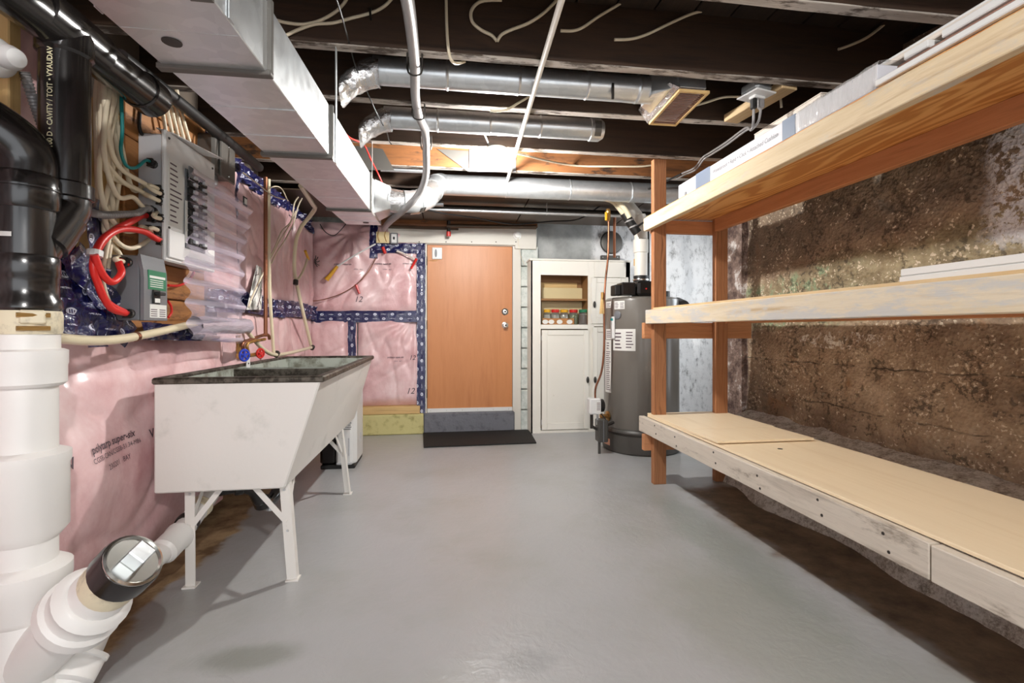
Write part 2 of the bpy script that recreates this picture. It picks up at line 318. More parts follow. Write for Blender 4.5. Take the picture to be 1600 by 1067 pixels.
fl=t.math('MAXIMUM',t.math('MULTIPLY',t.math('LESS_THAN',v2,.26),t.st(t.noise(co,4.4,4,.7),.48,.53)),t.math('MULTIPLY',t.math('LESS_THAN',v3,.17),t.st(t.noise(co,2.9,3),.53,.57))); col=t.mix(t.math('MULTIPLY',fl,.9),col,lin((222,208,184))); dk=t.math('MULTIPLY',t.math('GREATER_THAN',v2,.62),t.st(t.noise(co,5.5,4,.7),.5,.56)); col=t.mix(t.math('MULTIPLY',dk,.6),col,lin((44,34,26)))
whm=t.math('MULTIPLY',t.math('MULTIPLY',t.math('SUBTRACT',1,t.st(t.math('ADD',Y,wz),1.6,1.72)),t.st(Zs,1.26,1.36)),t.st(t.noise(co,22,5,.7),.44,.52)); col=t.mix(whm,col,lin((226,226,230)))
a=t.math('DIVIDE',t.math('SUBTRACT',Y,2.45),.3); b=t.math('DIVIDE',t.math('SUBTRACT',Z,.99),.05)
pm=t.math('MULTIPLY',t.math('LESS_THAN',t.math('ADD',t.math('MULTIPLY',a,a),t.math('MULTIPLY',b,b)),1),t.st(t.noise(co,17,5,.75),.5,.56)); col=t.mix(pm,col,lin((232,226,214)))
for z_ in (.86,.62): col=t.mix(t.math('MULTIPLY',t.math('LESS_THAN',t.math('ABSOLUTE',t.math('SUBTRACT',t.math('ADD',Z,t.math('MULTIPLY',wz,.3)),z_)),.004),t.math('MULTIPLY',t.st(t.noise(co,5,3),.4,.6),.75)),col,lin((36,26,18)))
end=t.st(Y,3.27,3.29); col=t.mix(end,col,t.ramp(n2,[(.4,(86,66,60)),(.58,(150,128,116)),(.66,(220,214,210))]))
hh=t.math('ADD',t.math('MULTIPLY',n2,1.2),t.math('MULTIPLY',v1,.5))
M['brownc']=t.P(Base_Color=col,Roughness=.72,Normal=t.bump(hh,.85,.02))
t=NT('grey_speckled_ledge'); co=t.coord(); n2=t.noise(co,16,6,.75)
M['ledge']=t.P(Base_Color=t.ramp(t.math('ADD',t.math('MULTIPLY',n2,.6),t.math('MULTIPLY',t.noise(co,90,3,.7),.4)),[(.34,(124,114,102)),(.45,(184,176,166)),(.55,(230,226,220))]),Roughness=.85,Normal=t.bump(n2,.9,.03))
# far wall: grey paint, turning into peeling whitewash
t=NT('painted_far_wall'); co=t.coord(); X,Y,Z=t.xyz(co); n1=t.noise(co,2.4,5,.6); n2=t.noise(co,13,6,.75); st_=t.noise(t.coord(scale=(6,6,2)),3,6,.7)
grey=t.ramp(n1,[(.36,(142,144,142)),(.55,(176,178,176)),(.7,(206,206,202))])
peel=t.ramp(t.math('ADD',t.math('MULTIPLY',st_,.6),t.math('MULTIPLY',n2,.4)),[(.36,(140,138,136)),(.43,(218,218,218)),(.5,(246,246,246))])
col=t.mix(t.st(t.math('ADD',X,t.math('MULTIPLY',n2,.1)),1.62,1.7),grey,peel)
col=t.mix(t.math('SUBTRACT',1,t.st(X,.98,1.0)),col,t.ramp(n2,[(.4,(180,188,182)),(.6,(214,218,212))]))
M['farwall']=t.P(Base_Color=col,Roughness=.7,Normal=t.bump(n2,.6,.015))
t=NT('clear_vinyl_sheet'); co=t.coord()
zz_=t.xyz(co)[2]; M['vinyl']=t.P(Base_Color=lin((216,206,224)),Roughness=.12,Alpha=t.math('ADD',.36,t.math('MULTIPLY',t.st(t.math('SINE',t.math('MULTIPLY',zz_,71)),.55,1),.4)),Coat_Weight=.6,Normal=t.bump(t.noise(t.coord(scale=(6,3,20)),3,3),.3,.02))
t=NT('clear_wrap'); M['wrap']=t.P(Base_Color=lin((226,224,220)),Roughness=.15,Alpha=.42,Normal=t.bump(t.noise(t.coord(scale=(1,14,2)),4,3,.5,1),.5,.03))
t=NT('wrinkled_grey_wrap'); M['sleeve']=t.P(Base_Color=lin((176,168,180)),Roughness=.2,Coat_Weight=.6,Normal=t.bump(t.noise(t.coord(scale=(8,3,16)),3,3),.5,.02))
M['concrete']=simple('plain_concrete',(120,108,96),.85,bump=.5,bs=30)
# ================================================================== THE ROOM
JB = 2.21                                   # underside of the joists
FY = 5.12                                   # far wall
def st(o): return tag(o, kind='structure')
def fbm(p, o=4): return noise.fractal(Vector(p), 1.0, 2.0, o)
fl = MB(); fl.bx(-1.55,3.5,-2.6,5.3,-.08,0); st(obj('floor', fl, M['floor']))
# right wall, rough board-formed concrete
def rw(a, b):
    y=-2.0+a*5.52; z=b*2.42
    d=.022*fbm((y*2.2,z*2.2,3))+.010*fbm((y*9,z*9,5),3)
    r=noise.noise(Vector((y*23,z*23,1))); d+=.012*max(0,r-.25)
    for zz in (.86,.62,1.48):
        d-= .008*math.exp(-((z-zz-.02*noise.noise(Vector((y*2,zz,0))))/.008)**2)
    if 2.0<y<2.23 and 1.6<z<1.76: d-=.12*max(0,1-((y-2.11)/.08)**2-((z-1.68-.25*(y-2.11))/.045)**2)
    return (2.2-d, y, z)
mb=MB(); mb.grid(330,150,rw); wr_=st(obj('wall_right', mb, M['brownc'], smooth=80))
mb=MB(); mb.bx(2.215,2.5,-2.0,3.5,0,2.42); mb.bx(2.16,2.5,3.29,3.52,0,2.42); obj('wall_core', mb, M['brownc'], wr_)
def ledge(a,b):
    y=-2.0+a*5.25; pr=[(1.97,0),(1.985,.2),(2.0,.38),(2.03,.425),(2.12,.445),(2.24,.47)]
    k=b*(len(pr)-1); i=min(int(k),len(pr)-2); f=k-i; x=pr[i][0]*(1-f)+pr[i+1][0]*f; z=pr[i][1]*(1-f)+pr[i+1][1]*f
    n=noise.noise_vector(Vector((y*5,x*9,z*9)))*.02+noise.noise_vector(Vector((y*21,x*21,z*21)))*.009
    low=1-min(1,z/.3); x-= low*(.07+.09*noise.noise(Vector((y*2.1,4,0))))
    return (x+n.x, y, max(-.01 if b==0 else 0, z+n.z*(0 if b==0 else 1)))
mb=MB(); mb.grid(230,16,ledge); obj('footing_ledge', mb, M['ledge'], wr_, smooth=70)
mb=MB(); mb.bx(3.4,3.5,3.5,5.3,0,2.42); st(obj('wall_recess', mb, M['concrete']))
mb=MB(); mb.bx(-1.55,-1.42,-2.6,5.3,0,2.42); wl=st(obj('wall_left', mb, M['concrete']))
def fw(a,b):
    x=-1.5+a*5.0; z=b*2.42
    return (x, FY-.012*fbm((x*4,z*4,9))-.004*fbm((x*22,z*22,2),2), z)
mb=MB(); mb.grid(220,110,fw); wf=st(obj('wall_back', mb, M['farwall'], smooth=80))
mb=MB(); mb.bx(-1.55,3.5,FY+.03,FY+.2,0,2.42); obj('wall_core', mb, M['concrete'], wf)
# whitewashed block pier between door and cabinet, block by block
mb0=random.Random(4)
for k in range(9):
    z0=.0+k*.215; z1=z0+.205; mb=MB(); mb.bx(.80+.01*mb0.random(),.985,FY-.10+.012*mb0.random(),FY+.02,z0,z1)
    obj('block', mb, M['farwall'], wf, bevel=.008)
# sills below the pink panels
A=atY(578,650,5.0)
mb=MB(); mb.bx(-1.36,-.2,4.96,FY+.01,0,.205); obj('sill_block', mb, M['ochre'], wf, bevel=.01)
board('sill_plate',(-1.36,5.03,.245),(-.235,5.03,.245),.14,.075,M['stud'],wf)
mb=MB(); mb.bx(-.2,.73,4.985,FY+.01,0,.205); stp=obj('door_step', mb, M['steppaint'], wf, bevel=.012)
# stud and plank backing on the left wall
for k in range(7):
    z0=1.03+k*.154; dx=.006*mb0.random()
    board('plank',(-1.225+dx,2.045,z0+.077),(-1.225+dx,2.68,z0+.077),.03,.149,M['plank'],wl,bevel=.004,wob=.002)
board('stud',(-1.235,1.95,1.03),(-1.235,1.95,1.86),.15,.05,M['stud'],wl,up=(1,0,0))
board('stud',(-1.2,1.52,1.35),(-1.2,1.52,2.2),.04,.06,M['stud'],wl,up=(1,0,0))
# ------------------------------------------------------------------ ceiling: subfloor boards on joists
mb=MB(); mb.bx(-1.55,3.5,-2.6,5.3,2.5,2.6); ce=st(obj('ceiling', mb, M['subfloor']))
for k in range(28):
    x=-1.5+k*.18
    if x<3.4: board('subfloor_plank',(x,-2.6,2.485),(x,5.25,2.485),.172,.03,M['subfloor'],ce,bevel=.004)
JY={-5:-.75,-4:-.42,-3:.08,-2:.58,-1:1.08,0:1.575,1:2.075,2:2.537,3:3.09,4:3.53,5:4.02,6:4.48}
for k,y in JY.items():
    j=board('joist',(-1.44,y,JB+.135),(3.4,y,JB+.135),.046,.266,M['wood_joist2'] if k==4 else M['wood_joist'],ce,bevel=.004,wob=.002)
    u=board('plaster_crust',(-1.44,y,JB-.002),(3.4,y,JB-.002),.05,.006,M['lath'],j,wob=.0025)
# low dropped framing in front of the far wall
board('beam',(-.75,4.93,2.14),(.95,4.93,2.14),.1,.10,M['wood_joist2'],ce,wob=.003)
board('beam',(-1.4,4.93,2.2),(3.4,4.93,2.2),.12,.06,M['wood_joist'],ce)
for i,(x0,x1) in enumerate(((-1.4,-.2),(-.19,.72),(.73,1.75),(1.76,3.35))):
    mb=MB(); mb.hexa([(x0,4.1,2.17),(x1,4.1,2.17),(x1,4.87,2.13),(x0,4.87,2.13),(x0,4.1,2.18),(x1,4.1,2.18),(x1,4.87,2.14),(x0,4.87,2.14)])
    obj('panning_sheet', mb, M['brownmetal'], ce)
mb=MB(); a=atY(556,262,3.5); 
for n_,(u0,v0,u1,v1,u2,v2,u3,v3),m_ in (('sheet_patch',(548,227,598,233,616,266,560,266),'mgrey'),('sheet_patch',(683,233,732,236,732,268,731,268),'mgrey'),('sheet_patch',(733,234,806,236,806,269,733,268),'galv')):
    q=[atY(u,v,3.500) for u,v in ((u0,v0),(u1,v1),(u2,v2),(u3,v3))]; mb=MB(); mb.hexa([tuple(p) for p in q]+[(p.x,p.y-.004,p.z) for p in q]); obj(n_, mb, M[m_], ce)
# white boxed header above the door
hp=thing('header_panel','off-white painted board across the top of the orange door','panel',(.2,5.0,1.93))
a=atY(606,378,5.0); b=atY(838,378,5.0)
mb=MB(); mb.bx(a.x,b.x,4.99,FY,1.925,2.10); mb.bx(.735,b.x,4.99,FY,1.89,1.93); obj('board_face', mb, M['header'], hp, bevel=.003)
board('top_batten',(a.x,4.98,2.085),(.15,4.98,2.085),.02,.045,M['brownmetal'],hp); 
for u in (655,697,737,775,806):
    p=atY(u,378,4.988); mb=MB(); mb.lathe([(.006,0),(.006,.004),(.003,.006)],axisM(p,(0,-1,0)),8); obj('screw', mb, M['darkm'], hp)
# ------------------------------------------------------------------ door
dr=thing('door_1','orange varnished flat door above a grey concrete step','door',(.27,5.06,.2),kind='structure')
del dr['category']
mb=MB(); mb.bx(-.165,.71,5.03,5.075,.245,1.915); leaf=obj('door_leaf', mb, M['door'], dr, bevel=.002)
mb=MB(); mb.bx(-.165,.71,5.015,5.035,.205,.245); obj('sweep', mb, M['white'], dr, bevel=.003)
for i in range(6):
    mb=MB(); mb.lathe([(.004,0),(.003,.003)],axisM((-.13+i*.16,5.014,.225),(0,-1,0)),6); obj('screw', mb, M['chrome'], dr)
for x0,x1,z0,z1 in ((-.195,-.168,.2,1.93),(.713,.80,.0,1.93),(-.195,.80,1.918,1.945)):
    mb=MB(); mb.bx(x0,x1,5.02,FY,z0,z1); obj('door_frame', mb, M['header'], dr, bevel=.003)
for v,nm in ((487,'deadbolt'),(508,'door_knob')):
    p=atY(789,v,5.03); mb=MB()
    prof=[(.036,0),(.036,.006),(.030,.012),(.017,.014),(.017,.02)] if nm=='deadbolt' else [(.034,0),(.033,.007),(.014,.012),(.013,.03),(.027,.042),(.029,.055),(.022,.066),(.006,.068)]
    k=obj(nm, mb.lathe(prof,axisM(p,(0,-1,0)),20), M['chrome'], dr, smooth=True)
    mb=MB(); d=.02 if nm=='deadbolt' else .068; mb.box((p.x,p.y-d-.004,p.z),(.003,.004,.016)); mb.box((p.x,p.y-d-.002,p.z),(.018,.006,.018)); obj('keyhole', mb, M['darkm'], k)
for z in (.4,1.1,1.75):
    mb=MB(); mb.tube([(-.168,5.022,z-.045),(-.168,5.022,z+.045)],.007,8); obj('hinge', mb, M['chrome'], dr)
p=atY(683,396,5.025)
al=thing('door_alarm','small white door sensor at the top corner of the orange door','sensor',(p.x,5.03,p.z-.06))
mb=MB(); mb.box((p.x,5.02,p.z),(.10,.02,.118)); obj('case', mb, M['white'], al, bevel=.004)
mb=MB(); mb.lathe([(.018,0),(.018,.004)],Matrix.Translation((p.x-.012,5.009,p.z))@Matrix.Diagonal((.7,1,2.3,1))@axisM((0,0,0),(0,-1,0)),16); obj('grille', mb, M['dgrey'], al)
mb=MB(); mb.lathe([(.007,0),(.007,.003)],axisM((p.x+.028,5.010,p.z),(0,-1,0)),10); obj('button', mb, M['galv'], al)
mb=MB(); mb.tube([(p.x,5.022,p.z-.058),(p.x-.01,5.024,p.z-.075),(p.x-.09,5.026,p.z-.074)],.003,6); obj('wire', mb, M['brass'], al)
# mat
q=[atZ(u,v,0) for u,v in ((662,700),(838,693),(827,673),(661,676))]
def matf(a,b):
    p=q[0].lerp(q[1],a).lerp(q[3].lerp(q[2],a),b); return (p.x,p.y,.012+.003*noise.noise(Vector((a*5,b*3,0))))
mb=MB(); mb.grid(16,6,matf); tag(obj('door_mat', mb, M['rubber'], solid=.011, smooth=True),'black ribbed rubber mat on the floor before the door','mat')
# ------------------------------------------------------------------ pink insulation
def crease(y,z,sd,s=2.4):
    wv=noise.noise_vector(Vector((y*1.7+sd,z*1.1,sd)))
    n=noise.noise(Vector((y*s*2.3+wv.x*1.3, z*s*.75+wv.y*1.3, sd)))
    return max(0,1-abs(n)*5.5)**2
def pillow(a,b,e=.10):   # 0 at the edges of a panel, 1 inside
    f=lambda t: min(1,t/e, (1-t)/e); u=max(0,f(a)); v=max(0,f(b)); return (u*(2-u))*(v*(2-v))
def left_panel(name,label,y0,y1,z0,z1,x0,bul,sd,pinch=None,wavy=0,amp=.03,flat=None):
    def g(y,z):
        a=(y-y0)/(y1-y0); b=(z-z0)/(z1-z0); pl=pillow(a,b); k=1
        if flat: k=min(1,max(0,math.hypot((y-flat[0])/flat[2],(z-flat[1])/flat[3])-.75)/.5)
        d=bul(a,b)*pl+amp*fbm((y*2.6,z*2.6,sd),2)*pl-k*.014*crease(y*.6,z*.8,sd)*pl-k*.010*crease(y*.5+z*.4,z*.7,sd+7,1.6)*pl
        if pinch:
            dy=y-pinch[0];dz=z-pinch[1]; r=math.hypot(dy,dz); an=math.atan2(dz,dy); d+=.02*math.sin(an*9+sd)*max(0,1-r/.7)*min(1,r/.1)*pl
        return x0+d
    fy=lambda b: wavy*noise.noise(Vector((b*6,sd,0)))
    nu=max(20,int((y1-y0)/.016)); nv=max(20,int((z1-z0)/.016))
    mb=MB(); mb.grid(nu,nv,lambda a,b:(g(y0+a*(y1-y0),z0+b*(z1-z0)),y0+a*(y1-y0),z0+b*(z1-z0)+ (b*wavy*noise.noise(Vector((a*7,sd,2))))))
    o=tag(obj(name,mb,M['pink'],smooth=80),label,'insulation','pink insulation under clear film'); o['_']=0; del o['_']
    return o,g
I={}
I['low'],gl=left_panel('insulation_batt','bulging pink insulation behind the concrete tub and white stack',.3,3.02,.07,1.02,-1.265,lambda a,b:.095*math.sin(math.pi*min(1,b*1.15))**.7+.055*math.exp(-((b-.86)/.11)**2)*min(1,max(0,a-.545)*6.1),1.3,amp=.035,flat=(1.97,.6,.30,.11))
I['lowf'],glf=left_panel('insulation_batt','lower pink insulation behind the far end of the tub',3.03,4.98,.25,1.20,-1.30,lambda a,b:.07,4.7)
I['upn'],gun=left_panel('insulation_batt','upper pink insulation behind the black plastic waste pipes',-.1,1.88,1.02,2.2,-1.30,lambda a,b:.07,8.2)
for k,(y0,y1) in enumerate(((2.72,3.22),(3.23,3.72),(3.73,4.32),(4.33,4.98))):
    nm=['upper pink insulation beside the clear vinyl sheet and panel','upper pink insulation behind the vertical copper pipe','upper pink insulation strip behind the hanging ivory hose','upper pink insulation strip in the corner by the far wall'][k]
    I['u%d'%k],g=left_panel('insulation_batt',nm,y0,y1,1.215,2.06,-1.32,lambda a,b:.08,10+k*3.1,wavy=.05); I['g%d'%k]=g
def far_panel(label,x0,x1,z0,z1,yb,sd,pinch=None,bul=.05):
    def g(x,z):
        a=(x-x0)/(x1-x0); b=(z-z0)/(z1-z0); pl=pillow(a,b,.12)
        d=bul*pl+.02*fbm((x*3.2,z*3.2,sd),3)*pl-.02*crease(x*.7,z*.8,sd)*pl-.014*crease(x*.5-z*.6,z*.7,sd+5,2.0)*pl
        if pinch:
            dx=x-pinch[0];dz=z-pinch[1]; r=math.hypot(dx,dz); an=math.atan2(dz,dx)
            d+=.03*abs(math.sin(an*7+sd))**2*max(0,1-r/1.0)*min(1,r/.12)*pl - .04*max(0,1-r/.22)
        return yb-d
    nu=max(16,int((x1-x0)/.016)); nv=max(16,int((z1-z0)/.016)); mb=MB()
    mb.grid(nu,nv,lambda a,b:(x0+a*(x1-x0),g(x0+a*(x1-x0),z0+b*(z1-z0)),z0+b*(z1-z0)))
    return tag(obj('insulation_batt',mb,M['pink'],smooth=80),label,'insulation','pink insulation under clear film'),g
pn=atY(548,352,5.0)
I['fu'],gfu=far_panel('creased pink insulation on the far wall above the navy tape',-1.34,-.235,1.2,2.12,5.05,21,(pn.x,2.02))
I['fl'],gfl=far_panel('narrow pink insulation low in the corner behind the tub end',-1.34,-.86,.285,1.17,5.05,27)
I['fr'],gfr=far_panel('wide lower pink insulation beside the orange door',-.85,-.235,.285,1.17,5.05,31,(-.3,1.16))
# tape
def tape(parent, a, b, wd, f, jit=.004, sd=0, n=None):
    """tape from a to b (2-D points on the wall) that follows the surface f"""
    a=Vector(a);b=Vector(b);L=(b-a).length;d=(b-a)/L;nn=Vector((-d.y,d.x)); n=n or max(6,int(L/.02))
    def pt(i,j):
        s=a+d*(i*L)+nn*((j-.5)*(wd+.012*noise.noise(Vector((i*L*8,j,sd))))); return f(s.x,s.y,.004+jit*noise.noise(Vector((s.x*24,s.y*24,sd))))
    mb=MB(); mb.grid(n,8,pt,lambda i,j:(i*L+sd*.37,j*wd)); return obj('seam_tape',mb,M['tape'],parent,smooth=80)
def FW(g,lim): return lambda x,z,o: (x, min(g(min(max(x,lim[0]),lim[1]),min(max(z,lim[2]),lim[3])),5.03)-.006-o, z)
f_u=FW(gfu,(-1.34,-.235,1.2,2.12)); f_r=FW(gfr,(-.85,-.235,.285,1.17)); 
tape(I['fu'],(-1.33,1.175),(-.24,1.185),.115,f_u,sd=1)
tape(I['fu'],(-.225,.2),(-.225,1.93),.085,lambda x,z,o:(x,5.012-o,z),sd=2)
pa=atY(590,388,5.0);pb=atY(655,388,5.0)
tape(I['fu'],(pa.x-.06,pa.z),(-.20,pb.z),.10,f_u,sd=3)
pc=atY(584,348,5.0);pd=atY(584,404,5.0)
tape(I['fu'],(pc.x,pc.z+.02),(pd.x,pd.z),.075,f_u,sd=4)
tape(I['fr'],(-.90,.28),(-.90,1.14),.075,lambda x,z,o:(x,5.0-o,z),sd=5)
def LW(x0): return lambda y,z,o:(x0+o*1.5+.012*noise.noise(Vector((y*5,z*5,1))),y,z)
p1=atX(474,420,-1.30)
tape(I['u3'],(4.88,1.14),(4.88,1.98),.09,LW(-1.285),sd=6)
for k,(y0,y1,key) in enumerate(((2.75,3.3,'u0'),(3.25,3.8,'u1'),(3.75,4.4,'u2'),(4.35,4.97,'u3'))):
    tape(I[key],(y0,1.205+.02*(k%2)),(y1,1.205+.02*((k+1)%2)),.13,LW(-1.235),.02,sd=7+k)
tape(I['u1'],(3.22,1.2),(3.24,2.0),.08,LW(-1.28),.012,sd=12); tape(I['u2'],(3.72,1.5),(3.74,2.05),.09,LW(-1.28),.015,sd=13); tape(I['u3'],(4.33,1.2),(4.33,2.04),.08,LW(-1.28),.012,sd=14)
tape(I['u0'],(2.74,2.03),(4.9,2.03),.12,LW(-1.25),.03,sd=15)
tape(I['upn'],(1.865,.99),(1.865,1.5),.10,LW(-1.19),.006,sd=16); tape(I['upn'],(1.55,1.22),(1.9,1.20),.13,LW(-1.185),.015,sd=17)
tape(I['upn'],(1.6,1.10),(1.98,1.07),.12,LW(-1.18),.02,sd=18); tape(I['upn'],(1.72,1.30),(2.02,1.02),.10,LW(-1.175),.015,sd=19)
tape(I['low'],(2.1,1.045),(2.6,1.03),.07,LW(-1.185),.02,sd=20)
# printed lettering on the film
def Lprint(parent,key,y,z,sl,g,sc=1):
    c,s=math.cos(sl),math.sin(sl)
    mb=MB(); mb.text(key,lambda a,b:(lambda yy,zz:(g(yy,zz)+.004,yy,zz))(y+sc*(a*c-b*s),z+sc*(a*s+b*c))); obj('lettering',mb,M['ink'],parent)
Lprint(I['low'],'poly',1.96,.642,.03,gl); Lprint(I['low'],'poly2',1.97,.607,.03,gl,.95); Lprint(I['low'],'poly3',1.97,.565,.03,gl); 
for y in (1.735,2.20): Lprint(I['low'],'tick',y,.62,.03,gl)
Lprint(I['low'],'polyl',1.62,.33,.5,gl)
Lprint(I['upn'],'polyl',1.68,1.60,-.5,gun)
def Fprint(parent,key,x,z,g,sc=1,m='ink'):
    mb=MB(); mb.text(key,lambda a,b:(x+a*sc,min(g(x+a*sc+i*.012,z+b*sc+j*.012) for i in (-1,0,1) for j in (-1,0,1))-.003,z+b*sc)); obj('lettering',mb,M[m],parent)
for (u,v,k,sc) in ((536,413,'poly',.62),(598,412,'poly',.62),(640,412,'poly',.5),(560,421,'poly3',.55),(605,421,'poly3',.55),(560,468,'12',.95)):
    p=atY(u,v,5.0); Fprint(I['fu'],k,p.x,p.z,gfu,sc)
for (u,v,k,sc) in ((618,558,'poly',.6),(622,564,'poly3',.5),(644,559,'12',.8),(641,611,'12',1.0)):
    p=atY(u,v,5.0); Fprint(I['fr'],k,p.x,p.z,gfr,sc)
p=atY(527,557,5.0)
# ================================================================== SHELVING ON THE RIGHT
sh=thing('storage_shelf','three-tier timber shelving built against the brown concrete wall','shelf',(1.65,1.6,0))
for y in (3.15,.35):
    board('post',(1.455,y,0),(1.455,y,2.207 if y>1 else 2.0),.09,.045,M['post'],sh,up=(0,1,0))
    board('post',(1.905,y,.0),(1.905,y,1.815),.09,.045,M['post'],sh,up=(0,1,0))
    for z in (.275,1.043): board('crosspiece',(1.36,y+.044,z),(2.16,y+.044,z),.04,.11,M['rail'],sh)
    board('crosspiece',(1.42,y+.044,1.76),(1.98,y+.044,1.76),.04,.09,M['rail'],sh)
board('front_plank',(1.387,1.205,.39),(1.387,3.28,.39),.04,.105,M['weather'],sh,wob=.0015)
board('front_plank',(1.387,-.4,.388),(1.387,1.20,.388),.04,.105,M['weather'],sh,wob=.0015)
board('front_plank',(1.387,-.4,1.137),(1.387,3.17,1.137),.04,.095,M['midplank'],sh,wob=.0015)
board('front_plank',(1.387,-.4,1.772),(1.387,3.20,1.772),.04,.088,M['paleplank'],sh,wob=.0025)
board('back_rail',(1.87,-.4,1.772),(1.87,3.13,1.772),.036,.088,M['rail'],sh)
board('back_rail',(1.955,-.4,.405),(1.955,3.2,.405),.04,.085,M['rail'],sh)
board('back_rail',(1.955,-.4,1.135),(1.955,3.13,1.135),.04,.085,M['rail'],sh)
board('shelf_board',(1.69,-.4,.4535),(1.69,3.2,.4535),.59,.012,M['ply'],sh,bevel=.001)
board('shelf_board',(1.68,2.66,.4665),(1.68,3.21,.4665),.56,.012,M['ply'],sh,bevel=.001)
o=board('shelf_board',(1.67,2.33,.4705),(1.67,2.655,.4665),.55,.012,M['ply'],sh,bevel=.001)
board('shelf_board',(1.69,-.4,1.191),(1.69,3.12,1.191),.58,.014,M['pine'],sh,bevel=.001)
board('shelf_board',(1.64,-.4,1.8235),(1.64,3.21,1.8235),.50,.015,M['fir'],sh,bevel=.001)
for x,y in ((1.6,2.45),(1.65,2.2)):
    mb=MB(); mb.lathe([(.012,0),(.012,.001)],Matrix.Translation((x,y,.4732 if y>2.33 else .4597)),10); obj('knot_hole',mb,M['darkm'],sh)
# nail heads in the low front plank
for y in (3.0,2.72,2.3,1.95,1.6,1.33):
    for z in (.365,.415):
        mb=MB(); mb.lathe([(.006,0),(.005,.002)],axisM((1.367,y+.02*(z>.4),z+.008*math.sin(y*9)),(-1,0,0)),7); obj('nail',mb,M['darkm'],sh)
# cartons and trim on the top tier
ct=thing('flooring_carton','long white flooring carton with slate bands on the top tier','carton',(1.52,2.1,1.831))
mb=MB(); mb.bx(1.395,1.575,1.40,2.75,1.832,1.914); obj('box_body',mb,M['carton'],ct,bevel=.003)
for y0,y1 in ((1.77,1.845),(2.40,2.545)):
    mb=MB(); mb.bx(1.3937,1.3965,y0,y1,1.8335,1.913); mb.bx(1.3937,1.5735,y0,y1,1.913,1.9153); obj('colour_band',mb,M['bluec'],ct)
CSC=.50/(max(v[0] for v in TXT['carton'][0])-min(v[0] for v in TXT['carton'][0])); mb=MB(); mb.text('carton',lambda a,b:(1.3935,2.122-a*CSC,1.873+b*CSC*1.1)); obj('lettering',mb,M['dgrey'],ct)
def wrapf(a,b):
    y=1.39+a*.37; pr=[(1.389,1.833),(1.388,1.87),(1.39,1.916),(1.43,1.923),(1.5,1.924),(1.58,1.921)]
    k=b*5; i=min(int(k),4); f=k-i; n=noise.noise_vector(Vector((y*24,b*5,2)))*.008
    return (pr[i][0]*(1-f)+pr[i+1][0]*f-abs(n.x), y, pr[i][1]*(1-f)+pr[i+1][1]*f+abs(n.z))
mb=MB(); mb.grid(30,14,wrapf); obj('plastic_wrap',mb,M['wrap'],ct,smooth=80)
mb=MB(); mb.lathe([(.013,0),(.013,.002)],Matrix.Translation((1.3945,2.66,1.84))@axisM((0,0,0),(-1,0,0)),12); obj('hand_hole',mb,M['dgrey'],ct)
for nm,(x0,x1,y0,y1,z1) in (('pale cardboard box behind the white carton, nearer the post',(1.62,1.86,2.50,2.79,2.045)),('pale cardboard box behind the white carton, under the receptacle',(1.62,1.86,1.9,2.36,2.075))):
    bx_=thing('cardboard_box',nm,'box',((x0+x1)/2,(y0+y1)/2,1.831))
    mb=MB(); mb.bx(x0,x1,y0,y1,1.8315,z1); obj('box_body',mb,M['card'],bx_,bevel=.004)
    mb=MB(); mb.hexa([(x0,y0,z1),(x0+.11,y0,z1+.001),(x0+.11,y1,z1+.001),(x0,y1,z1),(x0,y0,z1+.004),(x0+.11,y0,z1+.006),(x0+.11,y1,z1+.006),(x0,y1,z1+.004)]); obj('flap',mb,M['card'],bx_)
    mb=MB(); mb.bx(x0+.1,x1,y0-.001,y0+.05,z1,z1+.003); obj('packing_tape',mb,M['beige'],bx_)
def strip(name,label,cat,x,z,y0,y1,wd,ht,m,group=None,b=.003):
    o=board(name,(x,y0,z),(x,y1,z),wd,ht,m,bevel=b); return tag(o,label,cat,group)
strip('trim_board','wide white trim board lying along the top tier edge','trim board',1.418,1.842,-.35,1.39,.085,.020,M['white'])
for k in range(6):
    strip('laminate_plank',['lowest','second','third','fourth','fifth','topmost'][k]+' brown laminate plank in the stack on the top tier','plank',1.53,1.8385+k*.0135,-.3,1.50-.02*(k%3),.12,.013,M['laminate'],'brown laminate planks')
strip('spacer_block','short white block on the laminate stack','block',1.49,1.9245,1.29,1.37,.06,.024,M['white'],'white spacer blocks')
strip('spacer_block','long white strip on the laminate stack','block',1.49,1.9245,.3,1.25,.06,.024,M['white'],'white spacer blocks')
strip('moulding','lower pinkish thin moulding laid across the white blocks','moulding',1.505,1.945,-.3,1.46,.05,.016,M['card'],'thin mouldings on top')
strip('moulding','upper pale thin moulding, topmost of the trim pile','moulding',1.52,1.962,-.3,1.50,.05,.016,M['white'],'thin mouldings on top')
strip('white_lath','lower white strip on the middle tier','strip',1.50,1.2105,-.3,1.40,.05,.024,M['white'],'white strips on the middle tier')
strip('white_lath','upper white strip on the middle tier','strip',1.505,1.2355,-.3,1.40,.05,.024,M['white'],'white strips on the middle tier')
